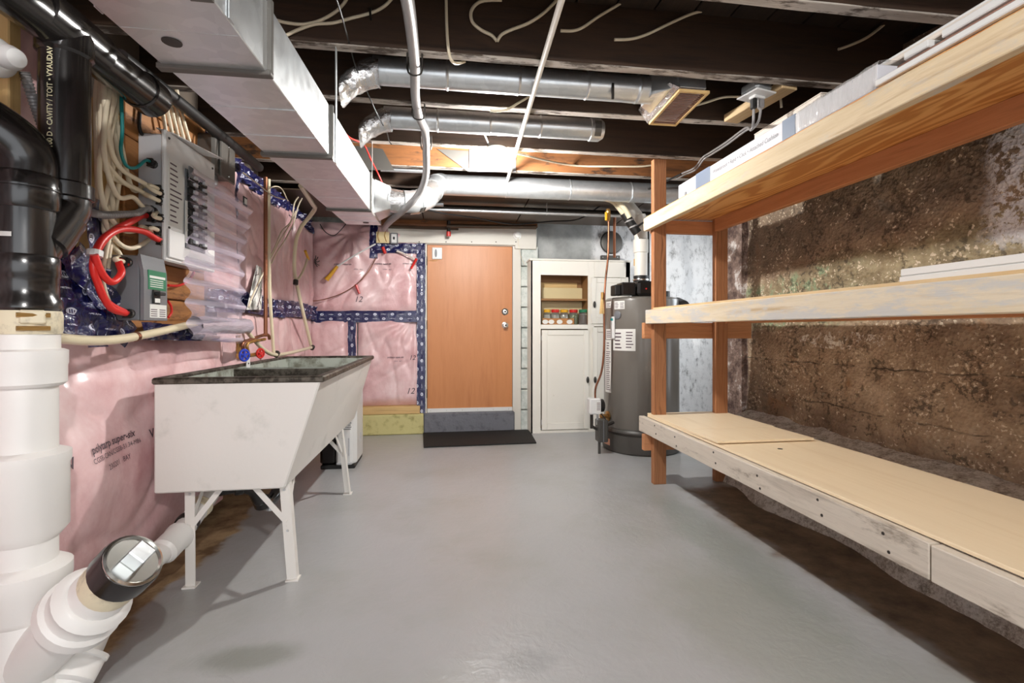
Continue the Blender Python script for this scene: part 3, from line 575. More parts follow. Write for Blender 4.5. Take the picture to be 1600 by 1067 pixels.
# ================================================================== LAUNDRY TUB
tb=thing('laundry_tub','white-painted double concrete laundry tub with a rusted metal rim','tub',(-.85,2.9,0))
TY0,TY1,RZ,BZ=2.10,3.70,.845,.40; XB,XF,XFB=-1.135,-.50,-.645; 
xf=lambda y:XF-.02*(y-TY0)/(TY1-TY0)
mb=MB(); mid=(TY0+TY1)/2-.12
out=[(XB,TY0,BZ),(XFB,TY0,BZ),(XFB,TY1-.02,BZ),(XB,TY1-.02,BZ),(XB,TY0,RZ),(xf(TY0),TY0,RZ),(xf(TY1),TY1,RZ),(XB,TY1,RZ)]
mb.add(out,[(0,3,2,1),(0,1,5,4),(1,2,6,5),(2,3,7,6),(3,0,4,7)])
obj('tub_shell',mb,M['tubwhite'],tb,bevel=.006)
ib=MB(); wt=.035
for (a,b) in ((TY0+wt,mid-.02),(mid+.02,TY1-wt)):
    t4=[(XB+wt,a,RZ),(xf(a)-wt,a,RZ),(xf(b)-wt,b,RZ),(XB+wt,b,RZ)]; b4=[(XB+wt+.01,a+.03,BZ+.05),(XFB-.02,a+.03,BZ+.05),(XFB-.02,b-.03,BZ+.05),(XB+wt+.01,b-.03,BZ+.05)]
    ib.add(b4+t4,[(0,1,2,3),(0,4,5,1),(1,5,6,2),(2,6,7,3),(3,7,4,0)])
obj('basin',ib,M['tubin'],tb)
for nm,(x0,y0,x1,y1,wd) in (('rim',(XB-.005,TY0+.012,xf(TY0)+.012,TY0+.012,.04)),('rim',(xf(TY0)-.008,TY0,xf(TY1)-.008,TY1,.04)),('rim',(XB+.012,TY0,XB+.012,TY1,.036)),('rim',(XB,TY1-.012,xf(TY1)+.01,TY1-.012,.04))):
    board(nm,(x0,y0,RZ+.001),(x1,y1,RZ+.001),wd,.026,M['tubrim'],tb,bevel=.006,wob=.0012)
board('divider',(XB+wt-.01,mid,RZ-.055),(xf(mid)-wt-.03,mid,RZ-.055),.05,.10,M['tubrim'],tb,bevel=.004)
def leg(x,y,dx,dy,topz=.41):
    mb=MB(); f=Vector((x+dx,y+dy,.006)); tp=Vector((x,y,topz)); s=.036; sy=1 if y<2.8 else -1; sx=1 if x<-.8 else -1
    def L(p,q,w_,t_,ax): # flat bar
        d=(q-p).normalized(); a=Vector(ax); a=(a-d*a.dot(d)).normalized(); b=d.cross(a); c=[p-a*w_/2-b*t_/2,p+a*w_/2-b*t_/2,p+a*w_/2+b*t_/2,p-a*w_/2+b*t_/2]; mb.hexa([tuple(v) for v in c]+[tuple(v+(q-p)) for v in c])
    L(f,tp,s,.005,(1,0,0)); o1=Vector((-sx*s/2,sy*s/2,0)); L(f+o1,tp+o1,s,.005,(0,1,0))
    lg=obj('leg',mb,M['legw'],tb)
    mb=MB(); m_=f.lerp(tp,.58); L(m_,Vector((x+sx*.13,y,topz)),.022,.004,(1,0,0)); obj('brace',mb,M['legw'],lg)
    mb=MB(); L(m_,Vector((x,y+sy*.15,topz)),.022,.004,(0,1,0)); obj('brace',mb,M['legw'],lg)
    mb=MB(); mb.box((f.x+o1.x*.2,f.y+o1.y*.6,.003),(.05,.05,.006)); obj('foot_plate',mb,M['legw'],lg)
    for k in (.5,.92):
        p=f.lerp(tp,k); mb=MB(); mb.lathe([(.006,0),(.004,.004)],axisM((p.x,p.y-sy*.003,p.z),(0,-sy,0)),8); obj('rivet',mb,M['galv'],lg)
leg(-.665,2.16,.035,-.015); leg(-1.03,2.16,.01,-.015); leg(-.66,3.26,.05,-.02,.41); leg(-1.03,3.5,-.0,.02)
# waste trap below the tub
tr=thing('waste_trap','black plastic trap hanging under the white tub','trap',(-.88,2.55,.2))
mb=MB(); mb.tube([(-.86,2.75,.41),(-.86,2.75,.30),(-.87,2.72,.2),(-.89,2.64,.165),(-.9,2.56,.2),(-.92,2.52,.27),(-.98,2.48,.30),(-1.1,2.44,.29)],.03,14); obj('bend',mb,M['black_abs'],tr,smooth=True)
for p,d in (((-.86,2.75,.33),(0,0,1)),((-.895,2.575,.19),(-.1,-.5,1)),((-.97,2.485,.30),(-1,-.5,0))):
    mb=MB(); mb.lathe([(.036,-.02),(.04,-.016),(.04,.016),(.036,.02)],axisM(p,d),16); obj('slip_nut',mb,M['black_abs'],tr,smooth=True)
mb=MB(); mb.lathe([(.03,0),(.03,.014)],axisM((-.885,2.65,.127),(0,0,1)),14); obj('cleanout_cap',mb,M['galv'],tr)
# taps over the tub
tp=thing('tub_faucet','brass and copper taps with blue and scarlet handles over the tub','faucet',(-1.17,2.75,.9))
A=lambda u,v,X=-1.13: tuple(atX(u,v,X))
mb=MB(); mb.tube([A(372,524,-1.16),A(374,560,-1.16)],.013,12); obj('valve_body',mb,M['brass'],tp)
for v in (533,545,556):
    mb=MB(); mb.lathe([(.020,-.012),(.02,.012)],axisM(A(374,v,-1.16),(0,0,1)),6); obj('hex_nut',mb,M['brass'],tp)
mb=MB(); mb.tube([A(382,553),A(379,537),A(390,531),A(414,523,-1.11),A(420,525,-1.10),A(421,530,-1.1)],.010,10); obj('spout_pipe',mb,M['copper'],tp,smooth=True)
mb=MB(); mb.tube([A(388,550),A(388,536),A(414,530,-1.1)],.009,10); obj('spout_pipe',mb,M['brass'],tp,smooth=True)
mb=MB(); mb.tube([A(376,557),A(405,553,-1.1)],.012,10); obj('mixer_bar',mb,M['brass'],tp)
for u,v,m_,r in ((381,555,'blue',.03),(406,552,'redp',.026)):
    p=A(u,v,-1.085); mb=MB(); Mx=axisM(p,(1,-.5,0))
    for k in range(5):
        a=k*2*math.pi/5; mb.tube([Mx@Vector((0,0,.004)),Mx@Vector((r*math.cos(a),r*math.sin(a),.004))],.006,6,smooth=False)
    mb.tube([Mx@Vector((r*math.cos(k*.3142),r*math.sin(k*.3142),.004)) for k in range(21)],.006,6,caps=False); mb.lathe([(.010,-.02),(.010,.012)],Mx,10); obj('handle',mb,M[m_],tp,smooth=True)
mb=MB(); a=A(387,561,-1.1); b=A(388,588,-1.1); mb.box(((a[0]+b[0])/2,(a[1]+b[1])/2,(a[2]+b[2])/2),(.006,.05,abs(a[2]-b[2])+.02)); br=obj('bracket',mb,M['white'],tp,bevel=.002)
for k in (.25,.7):
    p=Vector(a).lerp(Vector(b),k); mb=MB(); mb.lathe([(.005,0),(.005,.003)],axisM((p.x+.003,p.y,p.z),(1,0,0)),8); obj('screw',mb,M['darkm'],br)
# ================================================================== WATER HEATER
HX,HY,HR=1.745,4.14,.325; HM=Matrix.Translation((HX,HY,0))
wh=thing('water_heater','charcoal cylindrical water heater with a black power vent on top','water heater',(HX,HY,0))
mb=MB(); mb.lathe([(HR-.006,.205),(HR,.215),(HR,1.29),(HR-.004,1.31),(HR-.03,1.328),(0.02,1.345)],HM,64); obj('tank_jacket',mb,M['heater'],wh,smooth=True)
mb=MB(); mb.lathe([(HR+.002,.0),(HR+.012,.012),(HR+.012,.165),(HR+.006,.19),(HR-.01,.205)],HM,64); obj('base_skirt',mb,M['heaterd'],wh,smooth=True)
mb=MB(); mb.lathe([(HR+.013,.156),(HR+.016,.166),(HR+.013,.176)],HM,64); obj('seam_ring',mb,M['darkm'],wh,smooth=True)
def onjacket(u,v,z=None):   # point of the jacket seen through a pixel
    d=sight(u,v); ox,oy=-HX,-HY; a=d.x*d.x+d.y*d.y; b=2*(ox*d.x+oy*d.y); c=ox*ox+oy*oy-(HR+.002)**2; disc=max(0,b*b-4*a*c); t=(-b-math.sqrt(disc))/(2*a); return Vector((d.x*t,d.y*t,CAMH+d.z*t))
def sticker(name,u0,v0,u1,v1,m,off=.0):
    def f(a,b):
        p=onjacket(u0+(u1-u0)*a,515); z0=onjacket((u0+u1)/2,v1).z; z1=onjacket((u0+u1)/2,v0).z; n=Vector((p.x-HX,p.y-HY,0)).normalized(); return (p.x+n.x*off,p.y+n.y*off,z0+(z1-z0)*b)
    mb=MB(); mb.grid(8,1,f); return obj(name,mb,m,wh)
def lines(par,u0,v0,u1,v1,n,off=.001):
    mb=MB()
    for k in range(n):
        v=v0+(v1-v0)*(k+.5)/n; e=u1-(u1-u0)*random.random()*.35; hgt=(v1-v0)/n*.36
        def f(a,b):
            p=onjacket(u0+(e-u0)*a,515); q0=onjacket((u0+u1)/2,v+hgt/2).z; q1=onjacket((u0+u1)/2,v-hgt/2).z; nn=Vector((p.x-HX,p.y-HY,0)).normalized(); return (p.x+nn.x*off,p.y+nn.y*off,q0+(q1-q0)*b)
        mb.grid(4,1,f)
    obj('print_lines',mb,M['ink'],par)
s=sticker('label',958,514,993,548,M['paper']); lines(s,961,518,972,546,5); lines(s,978,517,991,545,6)
s=sticker('label',946,531,955,613,M['paper'],.0005); lines(s,947,548,954,610,20); lines(s,948,534,953,546,3)
s=sticker('label',960,470,976,483,M['paper']); lines(s,961,472,967,482,4); lines(s,969,472,975,482,4)
s=sticker('label',947,471,955,481,M['paper']); lines(s,948,473,954,480,3)
s=sticker('label',947,514,957,530,M['paper']); lines(s,948,516,956,528,4)
s=sticker('rating_label',946,684,955,694,simple('orange_paper',(226,170,140),.6),.014)
p=onjacket(965,492); nn=Vector((p.x-HX,p.y-HY,0)).normalized()
mb=MB(); mb.lathe([(.035,0),(.035,.006),(.02,.012)],axisM(p,nn),20); obj('port_cover',mb,M['dgrey'],wh,smooth=True)
p=onjacket(959,512); nn=Vector((p.x-HX,p.y-HY,0)).normalized(); Rm=axisM(p,nn,(0,0,1)).to_3x3()
mb=MB(); mb.box(p+nn*.012,(.19,.045,.022),Rm); th=obj('thermostat_cover',mb,M['white'],wh,bevel=.006)
mb=MB(); mb.box(p+nn*.012+Vector((.034,.0,-.02)),(.16,.028,.02),Rm); obj('sensor_bracket',mb,M['blackw'],wh,bevel=.003)
mb=MB(); mb.box(p+nn*.024+Vector((0,0,.07)),(.02,.03,.002),Rm); obj('screen',mb,M['teal'],th)
# gas valve and its small parts
g=atY(928,634,3.98)
gv=thing('gas_valve','white gas control box with brass fittings on the heater side','gas valve',(g.x,g.y,g.z-.1))
mb=MB(); mb.box((g.x,g.y,g.z),(.10,.09,.135)); obj('control_box',mb,M['white'],gv,bevel=.01)
mb=MB(); mb.box((g.x+.025,g.y-.047,g.z-.01),(.04,.004,.10)); lb=obj('label',mb,M['paper'],gv); mb=MB(); [mb.box((g.x+.025,g.y-.0495,g.z+.03-k*.014),(.028,.002,.005)) for k in range(5)]; obj('print_lines',mb,M['ink'],lb)
mb=MB(); mb.lathe([(.055,0),(.055,.03),(.03,.04)],axisM((g.x+.05,g.y+.01,g.z),(1,.1,0)),18); obj('dial',mb,M['blackw'],gv,smooth=True)
for dx,z0,z1,r,m_ in ((-.02,-.19,-.05,.014,'darkm'),(.03,-.16,-.05,.01,'galv')):
    mb=MB(); mb.tube([(g.x+dx,g.y,g.z+z0),(g.x+dx,g.y,g.z+z1)],r,10); obj('pipe_stub',mb,M[m_],gv)
mb=MB(); mb.tube([(g.x-.02,g.y,g.z-.17),(g.x+.04,g.y,g.z-.20),(g.x+.12,g.y+.02,g.z-.17),(g.x+.2,g.y+.04,g.z-.15)],.012,10); obj('burner_tube',mb,M['darkm'],gv,smooth=True)
mb=MB(); mb.tube([(g.x+.05,g.y-.02,g.z-.06),(g.x+.09,g.y-.04,g.z-.12),(g.x+.03,g.y-.03,g.z-.17)],.005,8); obj('lead_wire',mb,M['blackw'],gv,smooth=True)
p=onjacket(950,650); nn=Vector((p.x-HX,p.y-HY,0)).normalized()
mb=MB(); mb.lathe([(.045,-.0),(.045,.008),(.02,.012),(.018,.05),(.026,.052),(.026,.07),(.01,.075)],axisM(p,nn),16); obj('drain_cock',mb,M['brass'],wh,smooth=True)
q=atY(940,672,3.98)
jb=MB(); jb.box((q.x,q.y,q.z-.0),(.085,.10,.19)); 
ig=thing('burner_box','small grey burner box standing out at the heater foot','box',(q.x,q.y,q.z-.1)); obj('case',jb,M['heaterd'],ig,bevel=.008)
mb=MB(); mb.box((q.x,q.y-.052,q.z),(.006,.006,.18)); obj('rib',mb,M['dgrey'],ig)
mb=MB(); mb.tube([(q.x-.02,q.y,q.z-.09),(q.x-.02,q.y,.0)],.012,10); obj('stand_leg',mb,M['heaterd'],ig)
# power vent
pv=thing('power_vent','black power vent motor on top of the charcoal heater','vent motor',(HX-.07,HY,1.34))
v0=atY(985,440,4.05)
mb=MB(); mb.box((HX-.02,4.06,1.405),(.16,.2,.125)); obj('blower_housing',mb,M['black_abs'],pv,bevel=.02)
mb=MB(); mb.lathe([(.07,0),(.085,.02),(.085,.07),(.05,.1)],axisM((HX-.03,4.06,1.35),(0,0,1)),20); obj('fan_drum',mb,M['blackw'],pv,smooth=True)
mb=MB(); mb.box((HX-.18,4.04,1.40),(.12,.15,.11)); obj('control_module',mb,M['black_abs'],pv,bevel=.008)
mb=MB(); mb.box((HX-.265,4.06,1.39),(.05,.12,.09)); obj('air_intake',mb,M['blackw'],pv,bevel=.006)
mb=MB(); mb.box((HX+.06,4.05,1.385),(.07,.12,.09)); obj('gasket_foot',mb,M['blackw'],pv,bevel=.006)
for k in range(2):
    mb=MB(); mb.lathe([(.068,-.008),(.070,0),(.068,.008)],axisM((HX-.035,4.06,1.455+.03*k),(0,0,1)),20); obj('hose_clamp',mb,M['chrome'],pv,smooth=True)
mb=MB(); mb.lathe([(.064,0),(.064,.09)],axisM((HX-.035,4.06,1.43),(0,0,1)),20); obj('vent_boot',mb,M['blackw'],pv,smooth=True)
mb=MB(); mb.lathe([(.007,0),(.007,.004)],axisM((HX-.03,3.958,1.40),(0,-1,0)),8); obj('indicator',mb,M['redp'],pv)
vp=thing('vent_pipe','white plastic vent pipe rising from the heater to the ceiling','pipe',(HX-.035,4.06,1.5))
mb=MB(); mb.tube([(HX-.035,4.06,1.50),(HX-.035,4.06,1.93),(HX-.06,4.06,2.02),(HX-.13,4.07,2.11),(HX-.2,4.08,2.2)],.056,18); obj('pipe_run',mb,M['pvc'],vp,smooth=True)
for z in (1.78,1.99):
    mb=MB(); mb.lathe([(.06,-.06),(.064,-.055),(.064,.055),(.06,.06)],axisM((HX-.035 if z<1.9 else HX-.048,4.06,z),(0,0,1) if z<1.9 else (-.2,0,1)),18); obj('coupling',mb,M['pvc'],vp,smooth=True)
# insulated hoses by the vent
def pipe(name,label,cat,pts,r,m,n=10,group=None,res=6,parts=None):
    mb=MB(); mb.tube(pts,r,n,res=res); o=obj(name,mb,M[m],smooth=60); tag(o,label,cat,group); return o
Y=lambda u,v,y: tuple(atY(u,v,y))
ih=thing('insulated_pipe','beige and black foam-wrapped pipe slanting beside the white vent pipe','pipe',Y(975,330,3.95))
mb=MB(); mb.tube([Y(945,309,3.95),Y(960,315,3.95),Y(975,333,3.95)],.028,12); obj('beige_sleeve',mb,M['pex'],ih,smooth=True)
mb=MB(); mb.tube([Y(962,312,3.9),Y(976,326,3.9),Y(984,340,3.9)],.022,12); obj('beige_sleeve',mb,M['pex'],ih,smooth=True)
mb=MB(); mb.tube([Y(975,333,3.95),Y(986,350,3.95),Y(996,364,3.95)],.038,12); obj('black_sleeve',mb,M['blackw'],ih,smooth=True)
for u,v in ((978,336),(983,345),(989,354)):
    mb=MB(); mb.lathe([(.041,-.006),(.041,.006)],axisM(Y(u,v,3.95),(.35,0,-.9)),12); obj('tape_band',mb,M['greyw'],ih)
pipe('copper_pipe','thin copper gas line dropping past the heater to its valve','pipe',[Y(950,326,4.0),Y(951,350,4.0),Y(950,400,4.0),Y(946,440,3.96),Y(944,480,3.94),Y(944,540,3.94),Y(940,580,3.95),Y(931,605,3.97),Y(930,622,3.975)],.009,'copper')
pipe('copper_pipe','upright copper pipe reaching down to the dark wall plate','pipe',[Y(961,322,4.4),Y(960,360,4.5),Y(960,402,4.6)],.014,'copper')
vb=thing('valve','yellow-handled shutoff valve above the copper gas line','valve',Y(950,335,4.0))
mb=MB(); mb.lathe([(.018,-.05),(.022,-.03),(.022,.03),(.018,.05)],axisM(Y(950,336,4.0),(0,0,1)),10); obj('valve_body',mb,M['brass'],vb)
mb=MB(); mb.box(Y(947,338,3.97),(.02,.012,.07)); obj('lever',mb,M['yel'],vb,bevel=.003)
bv=thing('valve','scarlet-handled shutoff valve on the pale riser behind the heater','valve',Y(1004,395,4.1))
mb=MB(); mb.lathe([(.016,-.05),(.024,-.03),(.024,.03),(.016,.05)],axisM(Y(1004,401,4.1),(0,0,1)),10); obj('valve_body',mb,M['brass'],bv)
mb=MB(); mb.box(Y(1005,391,4.08),(.026,.014,.09)); obj('lever',mb,M['redp'],bv,bevel=.004)
mb=MB(); mb.tube([Y(1004,408,4.1),Y(1003,456,4.1)],.024,10); obj('riser',mb,M['pex'],bv)
mb=MB(); mb.tube([Y(1003,394,4.1),Y(1000,366,4.1)],.018,10); obj('riser',mb,M['pex'],bv)
fc=thing('flexible_connector','yellow-tagged flexible connector on the heater top','connector',Y(994,430,4.1))
mb=MB(); mb.tube([Y(997,385,4.1),Y(996,408,4.1),Y(994,425,4.1),Y(996,440,4.1),Y(998,455,4.1)],.014,10); obj('hose',mb,M['darkm'],fc,smooth=True)
mb=MB(); mb.box(Y(993,410,4.07),(.03,.004,.06)); obj('tag',mb,M['yel'],fc)
pipe('black_riser','black plastic riser standing behind the heater top','pipe',[Y(1010,412,4.2),Y(1010,460,4.2)],.03,'blackw')
pipe('black_pipe','dark upright pipe behind the heater and timber post','pipe',[Y(1011,345,4.5),Y(1012,412,4.45)],.02,'darkm')
pipe('drain_pipe','fat black pipe standing in the gap behind the heater','pipe',[(2.12,4.45,0),(2.12,4.45,1.42)],.045,'blackw',14)
pipe('round_duct','dark flue end low beside the post and heater top','duct',[Y(1058,473,4.2),Y(1068,478,3.95)],.05,'blackw',16)
wp=thing('wall_plug','round grey flue cover on the far wall above the cabinet','flue cover',Y(955,379,5.09))
mb=MB(); mb.lathe([(.118,-.01),(.118,.02),(.10,.028),(.02,.03)],axisM(Y(955,379,5.1),(0,-1,0)),28); obj('cover',mb,M['mgrey'],wp,smooth=True)
mb=MB(); mb.lathe([(.125,0),(.125,.008)],axisM(Y(955,379,5.1),(0,-1,0)),28); obj('flange',mb,M['darkm'],wp)
pl=thing('wall_plate','dark rectangular metal plate lying above the cabinet top','plate',Y(953,403,5.0))
mb=MB(); a=Y(939,399,5.02); b=Y(968,407,5.02); mb.bx(a[0],b[0],5.0,5.05,b[2]-.02,a[2]); obj('plate_face',mb,M['mgrey'],pl,bevel=.003)
for u in (942,965):
    mb=MB(); mb.lathe([(.006,0),(.006,.004)],axisM(Y(u,402,5.0),(0,-1,0)),8); obj('bolt',mb,M['galv'],pl)
# ================================================================== CABINET
CY=4.83; cb=thing('storage_cabinet','tall white painted cupboard with an open bay between door and heater','cabinet',(1.38,4.95,0))
PC=lambda u,v: atY(u,v,CY)
x0=PC(829,600).x; x1=1.92; zt=PC(850,407).z; bx0,bx1=PC(845,470).x,PC(919,470).x; bz0,bz1=PC(880,507).z,PC(880,430).z
mb=MB(); mb.bx(x0,x0+.02,CY,5.1,0,zt); obj('side_panel',mb,M['cab'],cb); mb=MB(); mb.bx(x1-.02,x1,CY,5.1,0,zt); obj('side_panel',mb,M['cab'],cb)
mb=MB(); mb.bx(x0-.012,x1+.01,CY-.012,5.1,zt,zt+.018); obj('top_panel',mb,M['cab'],cb,bevel=.003)
mb=MB(); mb.bx(x0+.02,x1-.02,5.085,5.1,0,zt); obj('back_panel',mb,M['cabin'],cb)
xm=PC(924,600).x; fr=MB(); W=.02
fr.bx(x0,bx0,CY,CY+W,0,zt); fr.bx(bx0,bx1,CY,CY+W,bz1,zt); fr.bx(bx1,xm+.03,CY,CY+W,0,zt); fr.bx(bx0,bx1,CY,CY+W,PC(880,514).z,bz0); fr.bx(bx0,bx1,CY,CY+W,0,.03); fr.bx(xm+.03,x1,CY,CY+W,0,.03); fr.bx(xm+.03,x1,CY,CY+W,PC(940,510).z,PC(940,506).z); fr.bx(xm+.03,x1,CY,CY+W,zt-.16,zt); fr.bx(x1-.05,x1,CY,CY+W,0,zt)
obj('face_frame',fr,M['cab'],cb,bevel=.003)
mb=MB(); mb.bx(bx0-.02,bx1+.02,CY+.02,5.085,bz0-.02,bz0-.0); obj('bay_floor',mb,M['cab'],cb)
mb=MB(); z=PC(880,467.5).z; mb.bx(bx0-.02,bx1+.02,CY+.045,5.085,z-.010,z+.010); obj('bay_shelf',mb,M['cabin'],cb)
mb=MB(); mb.bx(bx1,bx1+.02,CY+.02,5.085,bz0,zt-.02); mb.bx(bx0-.02,bx0,CY+.02,5.085,bz0,zt-.02); mb.bx(bx0-.02,bx1+.02,CY+.02,5.085,bz1+.02,bz1+.03); obj('bay_lining',mb,M['cabin'],cb)
def cdoor(xa,xb,za,zb,kx,kz,hasp=True):
    mb=MB(); s=.055 if xb-xa>.3 else .03; y0=CY-.014
    mb.bx(xa,xb,CY-.006,CY+.012,za,zb); d=obj('door',mb,M['cab'],cb)
    for (p,q,r_,t_) in ((xa,xa+s,za,zb),(xb-s,xb,za,zb),(xa+s,xb-s,zb-s,zb),(xa+s,xb-s,za,za+s*1.3)):
        m2=MB(); m2.bx(p+.001,q-.001,y0,CY-.006,r_+.001,t_-.001); obj('door_rail',m2,M['cab'],d,bevel=.004)
    m2=MB(); m2.lathe([(.012,0),(.014,.01),(.018,.018),(.006,.024)],Matrix.Translation((kx,y0,kz))@Matrix.Diagonal((.85,1,1.9,1))@axisM((0,0,0),(0,-1,0)),16); obj('latch',m2,M['darkm'],d,smooth=True)
    for zz in (za+.08,zb-.08):
        m2=MB(); m2.tube([(xa-.002,y0,zz-.025),(xa-.002,y0,zz+.025)],.005,8); obj('hinge',m2,M['legw'],d)
cdoor(bx0+.01,PC(920,600).x,.035,PC(880,515).z-.004,PC(917,593).x,PC(917,593).z)
cdoor(PC(925,600).x,x1-.05,.035,PC(940,511).z,PC(928.5,593).x,PC(928.5,593).z)
cdoor(PC(923.5,470).x,x1-.05,PC(940,506).z,zt-.165,PC(927.5,476).x,PC(927.5,476).z)
for nm,lab,x_0,x_1,z_0,z_1,y_ in (('board_offcut','larger beige panel leaning inside the open cupboard bay',bx0+.06,bx1-.005,bz0+.003,PC(880,447).z,4.985),('board_offcut','darker beige panel behind the other in the cupboard bay',bx0+.012,PC(911,450).x,bz0+.003,PC(880,438).z,5.06)):
    pass
for nm,lab,xa_,xb_,z_0,z_1,y_,m_ in (('loose_board','pale panel standing on the bay shelf of the white cupboard',bx0+.05,bx1-.004,z+.0105,PC(880,447).z,5.03,'beige'),('loose_board','tan panel standing behind the pale one in the cupboard',bx0+.01,bx1-.05,z+.0105,PC(880,438).z,5.07,'stud'),('loose_board','pale panel below the bay shelf behind the spice jars',bx0+.05,bx1-.004,bz0+.0005,z-.0105,5.04,'beige')):
    mb=MB(); mb.bx(xa_,xb_,y_,y_+.012,z_0,z_1); tag(obj(nm,mb,M[m_],bevel=.002),lab,'panel')
# spice jars
def jar(label,u,vt,r,h,lidm,fillm,y,group='spice jars'):
    x=atY(u,500,y).x; o=thing('spice_jar',label,'jar',(x,y,bz0),group); Mx=Matrix.Translation((x,y,bz0+.001))
    mb=MB(); mb.lathe([(r*.95,0),(r,.008),(r,h*.72),(r*.8,h*.8),(r*.8,h*.82)],Mx,18); obj('glass_body',mb,M['glass'],o,smooth=True)
    mb=MB(); mb.lathe([(r*.9,.006),(r*.9,h*.62)],Mx,14); obj('contents',mb,M[fillm],o,smooth=True)
    mb=MB(); mb.lathe([(r*.92,h*.8),(r*.95,h*.82),(r*.95,h*.98),(r*.85,h)],Mx,18); obj('lid',mb,M[lidm],o,smooth=True); return o
JH=PC(880,483).z-bz0
jar('yellow-lidded spice jar beside the bay edge','855'and 855,0,.037,JH,'yel','spice',4.94)
jar('scarlet-lidded spice jar between two yellow-lidded ones',867.5,0,.045,JH,'redp','spice',4.94)
jar('yellow-lidded spice jar between two scarlet-lidded ones',881.5,0,.043,JH,'yel','spice',4.94)
jar('scarlet-lidded spice jar with green herbs beside the green-lidded jar',896,0,.046,JH,'redp','spice3',4.94)
jar('tall green-lidded jar of brown spice at the heater end',911.5,0,.05,JH*1.0,'green','spice2',4.91)
rk=thing('spice_rack','brown rack with white oval labels before the spice jars','rack',(PC(872,500).x,4.88,bz0))
xa,xb=PC(849,500).x,PC(899,500).x
mb=MB(); mb.bx(xa,xb,4.872,4.884,bz0+.001,bz0+.064); obj('front_board',mb,M['plank'],rk,bevel=.003)
for u in (852,861.5,874.5,890):
    x=atY(u,504,4.87).x; mb=MB(); mb.lathe([(.028,0),(.028,.002)],Matrix.Translation((x,4.872,bz0+.028))@Matrix.Diagonal((1.1,1,.8,1))@axisM((0,0,0),(0,-1,0)),18); obj('oval_label',mb,M['paper'],rk)
# brush hanging on the copper pipe
bs=thing('scrub_brush','straw brush hanging by the copper line at the cupboard','brush',Y(941,475,3.93))
mb=MB(); a=Vector(Y(941,466,3.93)); 
for k in range(24):
    d=random.uniform(-.02,.02); e=random.uniform(-.012,.012); mb.tube([(a.x+d*.5,a.y+e*.5,a.z),(a.x+d,a.y+e,a.z-.13)],.003,4,smooth=False)
obj('bristles',mb,M['stud'],bs); mb=MB(); mb.tube([(a.x,a.y,a.z-.01),(a.x,a.y,a.z+.05)],.012,8); obj('handle',mb,M['brass'],bs)
# ================================================================== DEHUMIDIFIER
dh=thing('dehumidifier','white dehumidifier with a black back half behind the tub','dehumidifier',(-.76,4.0,0))
DX0,DX1,DY0,DY1,DZ=-.92,-.655,3.80,4.16,.60
mb=MB(); xm_=-.80; mb.bx(DX0,xm_,DY0+.01,DY1-.01,.03,DZ-.03); obj('rear_housing',mb,M['black_abs'],dh,bevel=.02)
mb=MB(); v=[(xm_,DY0,.028),(DX1-.03,DY0,.028),(DX1,DY0+.05,.028),(DX1,DY1-.03,.028),(xm_,DY1,.028)]; n=len(v)
hz=[DZ-.02,DZ-.012,DZ-.05,DZ-.05,DZ]
mb.add(v+[(p[0],p[1],DZ) for p in v],[tuple(range(n-1,-1,-1)),tuple(range(n,2*n))]+[(i,(i+1)%n,n+(i+1)%n,n+i) for i in range(n)]); obj('front_housing',mb,M['white'],dh,bevel=.014)
mb=MB(); mb.bx(DX0+.005,DX1-.01,DY0+.012,DY1-.012,.0,.03); obj('foot_base',mb,M['blackw'],dh,bevel=.005)
mb=MB()
for r in range(15):
    for c in range(9):
        x=xm_+.012+c*.0112+(r%2)*.0056; zz=.30+r*.0155
        mb.lathe([(.0042,0),(.0042,.0012)],axisM((x,DY0+.0004,zz),(0,-1,0)),6)
tag(obj('grille_holes',mb,M['blackw'],dh),kind='stuff')
mb=MB(); mb.bx(DX1-.055,DX1-.045,DY0-.004,DY0+.002,.10,.235); obj('handle_rib',mb,M['panelside'],dh,bevel=.002)
mb=MB(); mb.bx(DX1-.002,DX1+.004,DY0+.18,DY0+.21,.17,.235); obj('bucket_latch',mb,M['panelside'],dh,bevel=.002)
mb=MB(); mb.bx(xm_+.004,DX1-.03,DY0-.004,DY0+.002,.034,.05); obj('lower_lip',mb,M['panelside'],dh,bevel=.002)
# ================================================================== WASTE STACKS ON THE NEAR LEFT
SX,SY=-1.10,1.46
def lat(name,prof,Mx,m,par,n=28): mb=MB(); mb.lathe(prof,Mx,n); return obj(name,mb,M[m],par,smooth=True)
T=lambda x,y,z: Matrix.Translation((x,y,z))
zof=lambda v: CAMH+(HOR-v)/FPX*1.295
cs=thing('cast_iron_stack','white-painted iron waste stack with hub joints against the pink insulation','waste pipe',(SX,SY,0))
z0=zof(600)
lat('pipe_length',[(.066,zof(905)),(.066,zof(600))],T(SX,SY,0),'white_iron',cs)
lat('upper_sleeve',[(.074,zof(602)),(.074,zof(566)),(.070,zof(560)),(.070,zof(520))],T(SX,SY,0),'white_iron',cs)
lat('collar',[(.076,zof(603)),(.084,zof(598)),(.084,zof(572)),(.086,zof(568)),(.086,zof(548)),(.076,zof(545))],T(SX,SY,0),'white_iron',cs)
lat('hub',[(.068,zof(842)),(.089,zof(826)),(.089,zof(728)),(.093,zof(722)),(.093,zof(708)),(.068,zof(702))],T(SX,SY,0),'white_iron',cs)
lat('hub',[(.068,zof(965)),(.088,zof(950)),(.088,zof(915)),(.096,zof(906)),(.096,zof(886)),(.07,zof(876))],T(SX,SY,0),'white_iron',cs)
lat('base_pipe',[(.08,0.0),(.08,.05),(.072,.1),(.072,zof(955))],T(SX,SY,0),'white_iron',cs)
